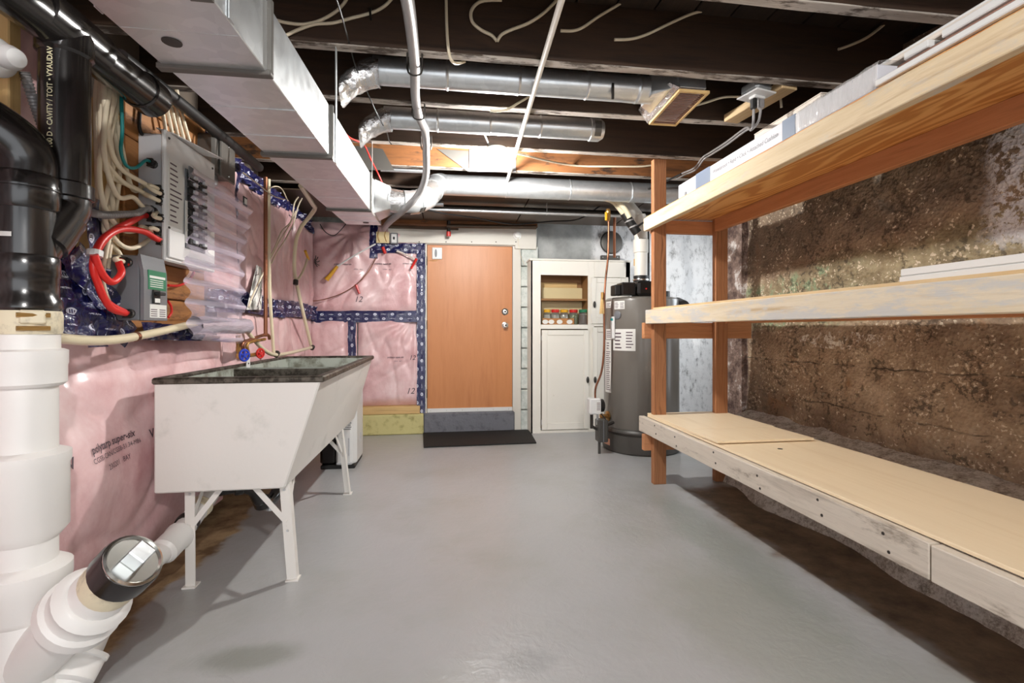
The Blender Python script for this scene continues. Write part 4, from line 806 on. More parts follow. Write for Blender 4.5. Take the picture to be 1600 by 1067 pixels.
mb=MB(); mb.text('royal',lambda a,b:(SX+math.sin(-.25+b*11*.6)*.0735,SY-math.cos(-.25+b*11*.6)*.0735,.235+a*.6)); obj('raised_letters',mb,M['white_iron'],cs)
lat('cement_ring',[(.073,zof(522)),(.075,zof(515)),(.075,zof(492)),(.072,zof(486))],T(SX,SY,0),'cream',cs)
mb=MB(); p=(SX+.05,SY-.045,zof(496)); mb.box(p,(.05,.03,.036),Matrix.Rotation(.6,3,'Z')); ft=obj('clamp_lug',mb,M['cream'],cs,bevel=.004)
for v in (493,513):
    mb=MB(); mb.tube([(SX+.035,SY-.075,zof(v)),(SX+.08,SY-.03,zof(v))],.006,8); obj('clamp_screw',mb,M['brass'],cs)
# cleanout wye
cw=thing('cleanout_wye','white iron cleanout branch with a black collar and steel plug','cleanout',(SX+.16,SY-.08,.3))
d=Vector((.35,-.13,.335)).normalized(); o0=Vector((SX,SY,.155)); AX=lambda s: axisM(o0+d*s,d)
lat('branch',[(.066,.03),(.068,.26),(.072,.29)],AX(0),'white_iron',cw)
lat('branch_hub',[(.07,.21),(.094,.235),(.094,.262),(.084,.27),(.084,.30),(.09,.308),(.078,.325),(.070,.33)],AX(0),'white_iron',cw)
lat('stub',[(.068,.30),(.064,.385)],AX(0),'white_iron',cw)
lat('bare_band',[(.0655,.365),(.066,.37),(.066,.42),(.064,.43)],AX(0),'cream',cw)
lat('black_collar',[(.066,.412),(.072,.418),(.072,.466),(.069,.474),(.066,.474)],AX(0),'black_abs',cw)
lat('plug',[(.068,.470),(.068,.479),(.062,.482),(.058,.477),(.0,.477)],AX(0),'chrome',cw)
Mx=AX(.496); mb=MB(); mb.box(Mx.translation,(.046,.046,.04),Mx.to_3x3()@Matrix.Rotation(.35,3,'Z')); obj('plug_square',mb,M['galv'],cw,bevel=.003)
# branch drain along the floor
bd=thing('drain_pipe','low white drain pipe running from tub trap to the stack foot','drain pipe',(-1.08,2.0,.1))
path=[(-1.05,1.48,.03),(-1.01,1.51,.11),(-1.03,1.62,.16),(-1.11,1.85,.165),(-1.07,2.1,.2),(-1.07,2.32,.26),(-1.08,2.45,.285)]
mb=MB(); mb.tube(path,.042,16); obj('pipe_run',mb,M['white_iron'],bd,smooth=True)
def along(i,r,h,nm,m):
    p=Vector(path[i]); q=Vector(path[min(i+1,len(path)-1)])-Vector(path[i-1]); lat(nm,[(r*.8,-h),(r,-h*.8),(r,h*.6),(r*1.08,h*.7),(r*1.08,h),(r*.8,h)],axisM(p,q),m,bd,18)
along(1,.056,.035,'hub','white_iron'); along(4,.052,.06,'hub','white_iron'); along(5,.047,.02,'ring','cream')
p=Vector(path[5]).lerp(Vector(path[4]),.45); lat('ring',[(.045,-.015),(.047,0),(.045,.015)],axisM(p,Vector(path[5])-Vector(path[4])),'darkm',bd)
# black plastic stack
ab=thing('abs_stack','glossy black plastic waste stack above the white iron pipe','waste pipe',(SX,SY,zof(486)))
B=T(SX,SY,0)
lat('lower_coupling',[(.07,zof(487)),(.076,zof(482)),(.074,zof(470)),(.068,zof(464)),(.068,zof(434)),(.070,zof(432)),(.070,zof(404)),(.066,zof(400))],B,'black_abs',ab)
lat('wye_body',[(.064,zof(402)),(.064,zof(300))],B,'black_abs',ab)
lat('hub',[(.066,zof(330)),(.0705,zof(326)),(.0705,zof(278)),(.066,zof(274))],B,'black_abs',ab)
lat('hub_ring',[(.066,zof(300)),(.073,zof(298)),(.073,zof(295)),(.066,zof(293))],B,'black_abs',ab)
mb=MB(); mb.tube([(SX,SY,zof(280)),(SX,SY,zof(250)),(SX-.015,SY-.02,zof(225)),(SX-.07,SY-.07,zof(198)),(SX-.14,SY-.14,zof(188)),(SX-.3,SY-.3,zof(178))],.062,24); obj('elbow',mb,M['black_abs'],ab,smooth=True)
lat('hub_ring',[(.063,-.02),(.069,-.016),(.069,.016),(.063,.02)],axisM((SX-.095,SY-.095,zof(194)),(-.7,-.7,.15)),'black_abs',ab)
mb=MB(); p=zof(374); 
def sticky(a,b):
    th=-.75+a*.5; return (SX+.0655*math.sin(th+.5),SY-.0655*math.cos(th+.5),zof(376)+b*.012)
mb.grid(8,1,sticky); obj('white_sticker',mb,M['paper'],ab)
# second vertical black pipe and its diagonal branch
QX,QY=-1.075,1.56; tt=QY*.9903+QX*.139; zq=lambda v: CAMH+(HOR-v)/FPX*(QY/sight(117,v).y)
top=Vector((QX,QY,zq(290)))
sb=thing('abs_branch','upright black plastic pipe with pale print joining the stack diagonally','waste pipe',(QX,QY,zq(300)))
lat('pipe_length',[(.058,zq(296)),(.058,zq(40))],T(QX,QY,0),'black_abs',sb)
lat('hub',[(.06,zq(312)),(.066,zq(310)),(.066,zq(290)),(.06,zq(287))],T(QX,QY,0),'black_abs',sb)
e0=Vector((QX,QY,zq(305))); e1=Vector((QX,QY,zq(325))); e2=Vector((SX,SY,zof(405)))
mb=MB(); mb.tube([e0,e1,e1.lerp(e2,.25),e1.lerp(e2,.95)],.058,24); obj('diagonal',mb,M['black_abs'],sb,smooth=True)
for k in (.30,.55): lat('hub_ring',[(.06,-.022),(.066,-.02),(.066,.02),(.06,.022)] if k<.5 else [(.06,-.03),(.067,-.028),(.067,.028),(.06,.03)],axisM(e1.lerp(e2,k),e2-e1),'black_abs',sb)
lat('hub',[(.059,zq(92)),(.066,zq(88)),(.066,zq(40)),(.06,zq(36))],T(QX,QY,0),'black_abs',sb)
mb=MB(); mb.text('pipe',lambda a,b:(QX+.0588*math.sin(.05-b*11),QY-.0588*math.cos(.05-b*11),zq(160)+a*.6)); obj('lettering',mb,M['yink'],sb)
bh=thing('abs_header','horizontal black plastic pipe running under the joists along the wall','waste pipe',(QX,1.3,2.08))
zt_=zq(48); mb=MB(); mb.tube([(QX,.6,zt_-.03),(QX,1.95,zt_+.0)],.06,24,smooth=False); obj('pipe_length',mb,M['black_abs'],bh,smooth=True)
lat('tee_hub',[(.062,-.12),(.067,-.115),(.067,.115),(.062,.12)],axisM((QX,QY,zt_),(0,1,0)),'black_abs',bh)
lat('end_cap',[(.062,-.05),(.067,-.045),(.067,.035),(.03,.045)],axisM((QX,1.95,zt_),(0,1,0)),'black_abs',bh)
def Xp(pts,X): return [tuple(atX(u,v,X)) for u,v in pts]
pipe('iron_pipe','thin black iron pipe along the wall under the joists','pipe',Xp([(188,88),(240,128),(300,176),(380,240),(405,262)],-1.12),.026,'blackw',14)
def ribbed(name,label,pts,r,m):
    mb=MB(); mb.tube(pts,r,10,res=26,rfn=lambda t:1+.14*math.sin(t*len(pts)*34)); tag(obj(name,mb,M[m],smooth=70),label,'cable')
ribbed('flex_conduit','ribbed armoured cable hanging over the near pink insulation',Xp([(38,112),(48,145),(60,180),(72,215),(84,240)],-1.16),.012,'greyw')
lp=thing('porcelain_lampholder','white porcelain lampholder high on the near stud','lampholder',atX(20,90,-1.13))
c=atX(-12,88,-1.16); lat('base',[(.045,0),(.05,.012),(.042,.026),(.03,.04)],axisM(c,(1,-.4,-.2)),'porc',lp)
lat('frosted_bulb',[(.02,.035),(.028,.05),(.03,.07),(.022,.09),(.006,.098)],axisM(c,(1,-.4,-.2)),'white',lp)
# ------------------------------------------------------------------ electrical panel
ep=thing('electrical_panel','open white electrical panel full of cables on the plank backing','electrical panel',(-1.15,2.33,1.3))
mb=MB(); mb.bx(-1.205,-1.112,2.125,2.51,1.335,1.835); obj('back_box',mb,M['panelside'],ep,bevel=.003)
mb=MB(); mb.bx(-1.112,-1.094,2.105,2.53,1.325,1.85); cv=obj('front_cover',mb,M['panel'],ep,bevel=.006)
mb=MB(); mb.bx(-1.094,-1.088,2.25,2.42,1.40,1.74); obj('breaker_field',mb,M['dgrey'],cv,bevel=.002)
k=0
for r in range(10):
    for c_ in range(2):
        z=1.71-r*.031; y=2.295+c_*.082; mb=MB(); mb.bx(-1.088,-1.076,y-.036,y+.036,z-.013,z+.013); b_=obj('breaker',mb,M['blackw'],ep,bevel=.002)
        mb=MB(); mb.bx(-1.076,-1.066,y-.012,y+.012,z-.006,z+.006); obj('toggle',mb,M['panelside'],b_)
mb=MB(); mb.bx(-1.094,-1.092,2.125,2.235,1.47,1.74); ci=obj('circuit_chart',mb,M['paper'],ep)
mb=MB(); [mb.bx(-1.092,-1.0915,2.135,2.135+random.uniform(.04,.09),1.72-r*.021,1.726-r*.021) for r in range(12)]; obj('print_lines',mb,M['ink'],ci)
mb=MB(); mb.bx(-1.094,-1.085,2.115,2.235,1.34,1.455); obj('lower_flap',mb,M['panel'],ep,bevel=.003)
mb=MB(); mb.bx(-1.0875,-1.086,2.24,2.262,1.42,1.60); obj('number_strip',mb,M['paper'],ep)
mb=MB(); q_=[(-1.14,2.13,1.857),(-1.14,2.42,1.86),(-1.02,2.44,1.845),(-1.085,2.15,1.845)]; mb.hexa(q_+[(a,b,c+.004) for a,b,c in q_]); obj('loose_lid',mb,M['panel'],ep)
for y,z in ((2.13,1.82),(2.5,1.82),(2.13,1.46),(2.5,1.35),(2.24,1.35)):
    mb=MB(); mb.lathe([(.006,0),(.004,.004)],axisM((-1.094,y,z),(1,0,0)),8); obj('screw',mb,M['darkm'],ep)
def clampf(par,p,s=1,yf=2.125):
    mb=MB(); Mx=axisM(p,(0,-1,0)); mb.lathe([(.017*s,0),(.017*s,.006),(.012*s,.008),(.012*s,.03)],Mx,10)
    mb.box(Vector(p)+Vector((.0,-.024,.013*s)),(.02*s,.012,.006)); mb.box(Vector(p)+Vector((.0,-.024,-.013*s)),(.02*s,.012,.006)); obj('cable_clamp',mb,M['darkm'],par)
fit=[(240,257),(252,298),(256,305),(254,316),(240,330),(240,342),(256,343),(238,360),(252,362),(254,378)]
def onface(u,v,Y=2.125): return atY(u,v,Y)
for u,v in fit: clampf(ep,onface(u,v),1.0)
# disconnect box
db=thing('breaker_box','small grey breaker box with a green label below the panel','breaker box',(-1.13,2.0,1.08))
mb=MB(); mb.bx(-1.205,-1.10,1.945,2.085,1.085,1.322); obj('case',mb,M['dgrey'],db,bevel=.004)
def hood(a,b): 
    pr=[(-1.10,1.326),(-1.092,1.325),(-1.088,1.30),(-1.082,1.27),(-1.080,1.24),(-1.080,1.085)]
    k=b*5; i=min(int(k),4); f=k-i; return (pr[i][0]*(1-f)+pr[i+1][0]*f,1.94+.15*a,pr[i][1]*(1-f)+pr[i+1][1]*f)
mb=MB(); mb.grid(1,5,hood); cvv=obj('cover',mb,M['dgrey'],db,solid=-.012)
mb=MB(); mb.bx(-1.081,-1.0785,1.965,2.08,1.20,1.272); lb=obj('green_label',mb,M['green'],db); mb=MB(); mb.bx(-1.0785,-1.078,1.972,2.073,1.243,1.252); [mb.bx(-1.0785,-1.078,1.975,2.06,1.21+.008*k,1.213+.008*k) for k in range(4)]; obj('print_lines',mb,M['paper'],lb)
mb=MB(); mb.bx(-1.081,-1.074,1.99,2.035,1.148,1.20); sw=obj('breaker',mb,M['blackw'],db,bevel=.002); mb=MB(); mb.bx(-1.074,-1.055,1.995,2.035,1.180,1.192); obj('toggle',mb,M['blackw'],sw,bevel=.002)
mb=MB(); mb.bx(-1.074,-1.073,1.997,2.03,1.152,1.168); obj('rating_sticker',mb,M['paper'],sw)
mb=MB(); mb.bx(-1.081,-1.0785,1.975,2.083,1.095,1.145); lb=obj('warning_label',mb,M['paper'],db); mb=MB(); [mb.bx(-1.0785,-1.078,1.98+.055*c_,2.02+.055*c_,1.10+.008*k,1.103+.008*k) for k in range(4) for c_ in range(2)]; obj('print_lines',mb,M['ink'],lb)
clampf(db,onface(200,410,1.945),1,1.945); clampf(db,onface(204,490,1.945),1,1.945)
# conduit box further along the wall
jb_=thing('conduit_box','grey metal conduit box beyond the panel below the dark pipe','junction box',(-1.12,2.75,1.65))
a=atX(336,240,-1.12); b=atX(366,240,-1.12); zb=atX(350,274,-1.12).z; zt2=atX(350,218,-1.12).z
mb=MB(); mb.bx(-1.24,-1.13,a.y+.01,b.y,zb,zt2); obj('body',mb,M['mgrey'],jb_,bevel=.012)
mb=MB(); mb.bx(-1.13,-1.118,a.y+.06,b.y+.01,zb-.015,zt2+.01); obj('cover',mb,M['mgrey'],jb_,bevel=.008)
for z in (zb+.01,zt2-.02):
    mb=MB(); mb.lathe([(.007,0),(.005,.005)],axisM((-1.118,(a.y+b.y)/2+.04,z),(1,0,0)),8); obj('screw',mb,M['chrome'],jb_)
lat('connector',[(.03,0),(.034,.01),(.034,.03),(.028,.05)],axisM((-1.19,(a.y+b.y)/2,zb-.05),(0,0,1)),'galv',jb_)
# cables into the panel
BUN=[(163,75),(176,110),(160,165),(172,215)]
ends=[((252,298),[(158,78),(170,120),(182,190),(205,292),(225,290)]),((256,305),[(168,82),(160,140),(168,220),(185,262),(222,286)]),((254,316),[(170,88),(182,150),(160,230),(190,280),(225,300)]),((256,343),[(162,95),(157,170),(165,265),(215,296),(252,325)]),((240,330),[(180,95),(165,160),(160,240),(180,305),(205,308)]),((238,360),[(166,100),(178,165),(158,250),(165,320),(192,358),(218,360)]),((252,362),[(172,100),(168,180),(176,260),(162,330),(178,372),(205,388),(235,372)]),((200,410),[(175,110),(160,200),(172,300),(160,360),(185,398)])]
for i,(e,pts) in enumerate(ends):
    yb=1.945 if i==7 else 2.125; mid=[atX(u+3*math.sin(i*2.1),v,-1.175+.045*((i*5)%7)/7) for u,v in pts]; en=onface(*e,yb); en.y-=.03
    pipe('power_cable',['first','second','third','fourth','fifth','sixth','seventh'][i]+' ivory cable from the bundle bending into the panel side' if i<7 else 'ivory cable of the bundle running down to the grey breaker box','cable',[tuple(p) for p in mid]+[(en.x,en.y-.04,en.z),(en.x,en.y+.028,en.z)],.0085,'cable',8,'ivory cables of the panel bundle')
for i,pts in enumerate(([(160,85),(150,150),(152,260),(154,330)],[(186,96),(176,180),(186,250),(184,300),(172,380),(163,470)],[(176,98),(186,150),(168,240),(176,330),(164,400),(160,440),(172,478)])):
    pipe('power_cable',['first','second','third'][i]+' ivory cable hanging straight behind the scarlet cables','cable',Xp(pts,-1.19+.012*i),.0085,'cable',8,'ivory cables hanging straight down')
for i,u in enumerate((253,261,268,275,282)):
    pipe('power_cable',['first','second','third','fourth','fifth'][i]+' ivory cable dropping into the panel top, from the black pipe','cable',Xp([(u-6,148-2*i),(u,170),(u+6+i*2,205+i*4)],-1.17),.008,'cable',8,'ivory cables above the panel top')
for i,(pts,lab) in enumerate((([(236,341),(205,346),(172,365),(148,400),(150,430),(165,470),(200,489)],'thick scarlet cable looping from the panel to the breaker box foot'),([(254,376),(225,362),(190,358),(160,375),(146,410),(152,440),(172,480),(201,491)],'scarlet cable crossing below its twin from the panel corner'),([(200,412),(190,425),(182,437),(172,440),(158,425),(147,398)],'short scarlet cable hooking from the breaker box top into the loop'))):
    yb=2.10; e=onface(*pts[0],2.125 if i<2 else 1.945); mid=[tuple(atX(u,v,-1.13+.012*i)) for u,v in pts[1:]]
    en=mid[-1]
    if i<2: q=onface(204,490,1.945); mid[-1]=(q.x,q.y-.02,q.z)
    pipe('red_cable',lab,'cable',[(e.x,e.y+.0,e.z),(e.x,e.y-.05,e.z)]+mid,.0115,'red',10)
p=atX(148,396,-1.12); mb=MB(); mb.lathe([(.022,-.01),(.022,.01)],axisM(p,(0,.2,1)),12); tag(obj('cable_tie',mb,M['white']),'white tie round the scarlet cables','tie')
e=onface(240,257); pipe('ground_wire','teal ground wire bending from the joists into the panel','wire',Xp([(189,115),(190,160),(191,205),(189,235),(197,258),(212,262)],-1.15)+[(e.x,e.y-.05,e.z),(e.x,e.y-.015,e.z)],.006,'teal',8)
e=onface(240,330); ribbed('armoured_cable','grey ribbed armoured cable curving into the panel side',Xp([(146,333),(165,336),(190,335),(215,333)],-1.14)+[(e.x,e.y-.05,e.z),(e.x,e.y-.02,e.z)],.012,'greyw')
pipe('black_cable','black cable looping on the planks above the panel','cable',Xp([(224,128),(219,170),(218,200),(225,212),(236,210)],-1.19),.007,'blackw',8)
pipe('red_cable','scarlet cable crossing the planks beside the breaker box','cable',Xp([(263,446),(280,446),(295,438),(303,425)],-1.18),.006,'red',8)
pipe('red_cable','scarlet wire loop at the breaker box lower corner','cable',Xp([(262,470),(267,478),(268,488),(263,496)],-1.16),.005,'red',8)
# hanging clear vinyl
def vin(a,b):
    y=2.24+a*.64+.035*math.sin(b*7+a*2)*(1 if a>.5 else .6); z=1.76-.02*a-b*(.75+.02*a); rib=.013*math.sin(b*math.pi*2*8.5)
    return (-1.072+rib+.02*noise.noise(Vector((a*3,b*3,4))) - .05*a*b, y, z)
mb=MB(); mb.grid(28,110,vin); vs=thing('vinyl_sheet','clear ribbed vinyl sheet hanging over the panel front','plastic sheet',(-1.07,2.55,1.75)); obj('ribbed_sheet',mb,M['vinyl'],vs,smooth=80)
a=atX(383,315,-1.075); mb=MB(); mb.box((-1.075,a.y,a.z),(.004,.05,.05)); obj('hang_tag',mb,M['blackw'],vs)
mb=MB(); mb.box((-1.072,a.y,a.z),(.004,.03,.03)); obj('tag_print',mb,M['paper'],vs)
mb=MB(); mb.bx(-1.072,-1.068,2.235,2.27,1.70,1.745); obj('hang_tag',mb,M['dgrey'],vs)
# beige pipe along the batt top
bp=thing('beige_pipe','beige plastic pipe lying along the top of the lower pink insulation','pipe',(-1.13,2.1,1.04))
mb=MB(); mb.tube(Xp([(82,527),(120,531),(160,532),(200,528),(250,518),(305,505)],-1.125),.016,12); obj('pipe_run',mb,M['pex'],bp,smooth=True)
mb=MB(); mb.lathe([(.018,-.008),(.018,.008)],axisM(atX(212,526,-1.125),(0,1,.1)),12); obj('pipe_clip',mb,M['copper'],bp)
def slv(a,b):
    p=atX(305+a*82,508+a*2.0,-1.12); an=b*2*math.pi; r=.042+.006*noise.noise(Vector((a*9,math.cos(an)*2,math.sin(an)*2))); return (p.x+r*math.cos(an)*.8,p.y,p.z+r*math.sin(an))
mb=MB(); mb.grid(24,20,slv); obj('wrapped_sleeve',mb,M['sleeve'],bp,smooth=80)
# pipes and hoses over the far part of the left wall
pipe('copper_pipe','vertical copper pipe dropping to the tub taps','pipe',Xp([(415,277),(415,340),(415,440),(415,526)],-1.11),.012,'copper',12)
pipe('plastic_riser','milky plastic pipe upright beside the copper pipe','pipe',Xp([(420,280),(420,340),(421,440),(424,500),(428,556)],-1.14),.011,'pex',12)
pipe('ivory_hose','ivory hose curving from the ceiling down the pink corner','hose',[tuple(atX(u,v,x)) for u,v,x in ((470,290,-.80),(488,318,-.84),(492,326,-.88),(484,338,-.95),(470,356,-1.03),(462,380,-1.1),(460,420,-1.13),(465,450,-1.15),(474,490,-1.15),(486,540,-1.15))],.014,'pex',12)
pipe('ivory_hose','ivory hose sagging from the wrapped pipe to the elbow','hose',Xp([(386,518),(398,532),(412,546),(428,554),(450,552),(486,543)],-1.13),.013,'pex',12)
for i,(u,v) in enumerate(((432,553),(488,543),(462,441))):
    mb=MB(); p=atX(u,v,-1.135); mb.lathe([(.016,-.02),(.02,-.016),(.02,.016),(.016,.02)],axisM(p,(0,1,.4) if i<2 else (0,.2,1)),10); tag(obj('hose_fitting',mb,M['darkm'],smooth=True),['dark fitting low on the sagging ivory hose','dark elbow joining the two ivory hoses','dark clamp midway on the curved ivory hose'][i],'fitting')
pipe('ivory_hose','thin ivory hose joining the long curved hose at its clamp','hose',Xp([(462,441),(470,430),(477,415),(480,405)],-1.14),.010,'pex',10)
for i,pts in enumerate(([(466,308),(460,318),(455,345),(440,362),(430,385),(420,405)],[(472,310),(466,322),(458,350),(447,372),(432,395),(424,412)],[(462,330),(452,352),(436,378),(425,400),(400,450),(388,480)])):
    pipe('white_cable',['uppermost','middle','lowest and longest'][i]+' thin white cable slanting across the dark corner','cable',Xp(pts,-1.16),.005,'cable',6,'white cables in the dark corner')
for i,pts in enumerate(([(418,296),(430,291),(440,295),(447,308),(450,314)],[(380,270),(400,285),(425,305),(445,312)],[(500,350),(508,362),(520,368),(530,362),(545,344)])):
    pipe('thin_wire',['pale wire looping over the copper pipe top','pale wire sagging under the dark pipe','dark wire loop under the duct end'][i],'wire',Xp(pts,-1.1) if i<2 else [tuple(atY(u,v,4.93)) for u,v in pts],.004,'cable' if i<2 else 'blackw',6)
rc_=random.Random(11)
for i in range(12):
    y=1.45+i*.125+rc_.uniform(-.03,.03); zb_=1.69+.042*(y-1); h=rc_.uniform(.02,.12); k=rc_.uniform(-.12,.16)
    pipe('white_cable',['first','second','third','fourth','fifth','sixth','seventh','eighth','ninth','tenth','eleventh','twelfth'][i]+' white cable crossing above the duct edge, from the black waste pipe','cable',[(-.685,y,zb_+h*.4+.03),(-.73,y+k*.3,zb_+h*.5+.06),(-.78,y+k*.6,zb_+.10+h*.6),(-.86,y+k*.8,zb_+.2+h*.4),(-.93,y+k,zb_+.36)],.006,'cable',6,'cable ends between duct and wall')
ps=thing('white_flap','loose white film flap with dark print by the copper pipe','plastic sheet',tuple(atX(400,450,-1.2)))
def flp(a,b):
    p=atX(409-24*a*(.35+.65*b),418+66*b-(1-b)*4*a,-1.205+.03*noise.noise(Vector((a*4,b*4,8)))); return tuple(p)
mb=MB(); mb.grid(12,18,flp); obj('film',mb,M['paper'],ps,smooth=80)
for k,(u0,v0,u1,v1) in enumerate(((407,440,394,470),(409,452,402,480),(399,430,404,428))):
    a=atX(u0,v0,-1.165); b=atX(u1,v1,-1.165); mb=MB(); mb.tube([tuple(a),tuple(a.lerp(b,.5)+Vector((0,.008,0))),tuple(b)],.0025,5); obj('print_stroke',mb,M['ink'],ps)
# far wall tools and cords
dt=thing('extension_pole','white pole with a yellow grip leaning against the pink far wall','pole',Y(512,434,4.93))
mb=MB(); mb.tube([Y(527,416,4.94),Y(556,398,4.95),Y(587,381,4.96)],.008,8); obj('rod',mb,M['white'],dt)
mb=MB(); mb.tube([Y(510,437,4.93),Y(515,431,4.93),Y(527,416,4.94)],.024,12,rfn=lambda t:1.05-.45*t); obj('grip',mb,M['yel'],dt,smooth=True)
for i,(u0,v0,u1,v1) in enumerate(((556,444,562,459),(651,404,642,420))):
    mb=MB(); mb.tube([Y(u0,v0,4.95),Y(u1,v1,4.95)],.014,8,rfn=lambda t:1-.3*t); tag(obj('red_clip',mb,M['redp'],smooth=True),['scarlet clip hanging on the thin brown cord','scarlet clip pinned to the navy tape corner'][i],'clip')
mb=MB(); mb.tube([Y(598,386,4.95),Y(602,396,4.95)],.016,8); tag(obj('red_clip',mb,M['redp']),'scarlet clip hanging from the upper navy tape','clip')
pipe('brown_cord','thin brown cord strung across the far pink insulation','cord',[Y(476,470,4.93),Y(500,469,4.93),Y(530,460,4.93),Y(556,445,4.94),Y(575,425,4.94),Y(588,402,4.95)],.0045,'copper',6)
mb=MB(); mb.tube([Y(474,471,4.92),Y(486,469,4.92)],.014,8); tag(obj('cord_plug',mb,M['white']),'white plug at the cord end by the corner','plug')
mb=MB(); mb.tube([Y(620,392,4.95),Y(635,398,4.95),Y(648,405,4.95)],.012,8,rfn=lambda t:.6+.8*abs(t-.5)); tag(obj('pale_scraper',mb,M['card'],smooth=True),'pale scraper resting on the upper navy tape','tool')
kn=thing('yellow_marker','yellow stick stuck in the corner above the hose clamp','marker',tuple(atX(479,398,-1.16))); mb=MB(); mb.tube(Xp([(477,392),(482,405)],-1.16),.012,8); obj('barrel',mb,M['yel'],kn)
mb=MB(); 
sp=atX(492,408,-1.18)
for k in range(7):
    a_=k*.9; mb.tube([tuple(sp),(sp.x+.01,sp.y+.05*math.cos(a_),sp.z+.03*math.sin(a_)),(sp.x+.02,sp.y+.09*math.cos(a_+.3),sp.z+.05*math.sin(a_+.3))],.004,5)
tag(obj('spigot',mb,M['darkm']),'dark spidery pipe bracket on the pink corner','bracket')
ob_=thing('outlet_box','white outlet box on the header beside the duct end','outlet box',Y(616,373,4.98))
p=Y(616,373,4.975); mb=MB(); mb.box(p,(.072,.05,.11)); obj('box_body',mb,M['dgrey'],ob_,bevel=.004)
mb=MB(); mb.box((p[0],p[1]-.027,p[2]),(.052,.006,.09)); obj('cover',mb,M['white'],ob_,bevel=.003)
mb=MB(); mb.box((p[0],p[1]-.034,p[2]),(.018,.01,.026)); obj('switch_toggle',mb,M['blackw'],ob_)
pp=thing('paper_note','pale card with ties hanging at the header end','card',Y(598,368,4.96))
a=Y(588,362,4.96); b=Y(608,380,4.96); mb=MB(); mb.bx(a[0],b[0],4.957,4.96,b[2],a[2]); obj('card_face',mb,M['beige'],pp)
for u in (592,603):
    mb=MB(); mb.tube([Y(u,359,4.955),Y(u-2,368,4.953),Y(u+1,378,4.955)],.004,6); obj('tie',mb,M['brass'],pp)
pr_=Y(808,368,4.985); kb=thing('pull_switch','round white porcelain pull switch on the header','switch',pr_)
lat('base',[(.042,0),(.042,.01),(.03,.018),(.028,.045),(.02,.05)],axisM((pr_[0],4.99,pr_[2]),(0,-1,0)),'porc',kb)
mb=MB(); mb.tube([(pr_[0],4.95,pr_[2]-.02),Y(812,395,4.96),Y(820,414,4.9)],.002,5); obj('pull_string',mb,M['cable'],kb)
vq=thing('gas_cock','dark pipe stub with scarlet cap hanging above the orange door','valve',Y(701,356,4.9))
mb=MB(); mb.tube([Y(701,345,4.88),Y(701,362,4.88)],.018,10); obj('stub',mb,M['darkm'],vq)
mb=MB(); mb.tube([Y(701,362,4.88),Y(701,369,4.88)],.022,10); obj('cap',mb,M['redp'],vq)
pipe('iron_pipe','dark iron pipe running level above the white header','pipe',[Y(698,353,4.87),Y(760,354,4.87),Y(838,355,4.87)],.02,'brownmetal',12)
# ================================================================== OVERHEAD: DUCTS, PIPES, CABLES
md=thing('supply_duct','large galvanized rectangular supply duct hanging along the wall','duct',(-.56,2.2,1.75))
def dsec(y):
    zb_=1.686+.0416*(y-1.0); zt3=1.855+.07*(y-1.0)+ .0; return zb_,zt3
XL,XR=-.68,-.44; seams=[-.3,.75,1.30,1.98,3.02,3.56]
for i in range(len(seams)-1):
    ya,yb=seams[i],seams[i+1]; a0,a1=dsec(ya); b0,b1=dsec(yb); e=.0012*(i%2); mb=MB()
    mb.hexa([(XL-e,ya,a0-e),(XR+e,ya,a0-e),(XR+e,yb,b0-e),(XL-e,yb,b0-e),(XL-e,ya,a1),(XR+e,ya,a1),(XR+e,yb,b1),(XL-e,yb,b1)]); obj('duct_section',mb,M['galv'],md,bevel=.002)
    if i:
        mb=MB(); zb_,zt3=a0,a1
        mb.bx(XR-.002,XR+.014,ya-.006,ya+.006,zb_-.004,zt3+.004); mb.bx(XL-.012,XR+.012,ya-.012,ya+.012,zb_-.012,zb_+.002); mb.bx(XL-.012,XL+.002,ya-.006,ya+.006,zb_,zt3); obj('drive_cleat',mb,M['mgrey'] if i<5 else M['galv'],md,bevel=.002)
    for yy in (ya+.35*(yb-ya),ya+.7*(yb-ya)):
        zz=dsec(yy)[0]; mb=MB(); mb.bx(XL+.003,XR-.003,yy-.0015,yy+.0015,zz-.0022,zz+.001); obj('cross_break',mb,M['galv'],md)
for y,x in ((1.18,-.60),(3.46,-.53)):
    mb=MB(); mb.lathe([(.020,0),(.020,.003)],axisM((x,y,dsec(y)[0]-.0005),(0,0,-1)),16); obj('test_hole',mb,M['darkm'],md)
mb=MB(); mb.bx(XR-.04,XR+.002,.985,1.01,dsec(1)[0]-.006,dsec(1)[0]+.0); obj('bracket',mb,M['mgrey'],md)
for y in (1.08,2.075,3.09):
    for x in (XL-.004,XR+.004):
        mb=MB(); mb.bx(x-.0015,x+.0015,y-.012,y+.012,dsec(y)[0],JB+.02); obj('hanger_strap',mb,M['galv'],md)
mb=MB(); mb.tube([(XL+.05,3.562,1.9),(XL+.05,3.575,1.9)],.01,6); obj('end_screw',mb,M['darkm'],md)
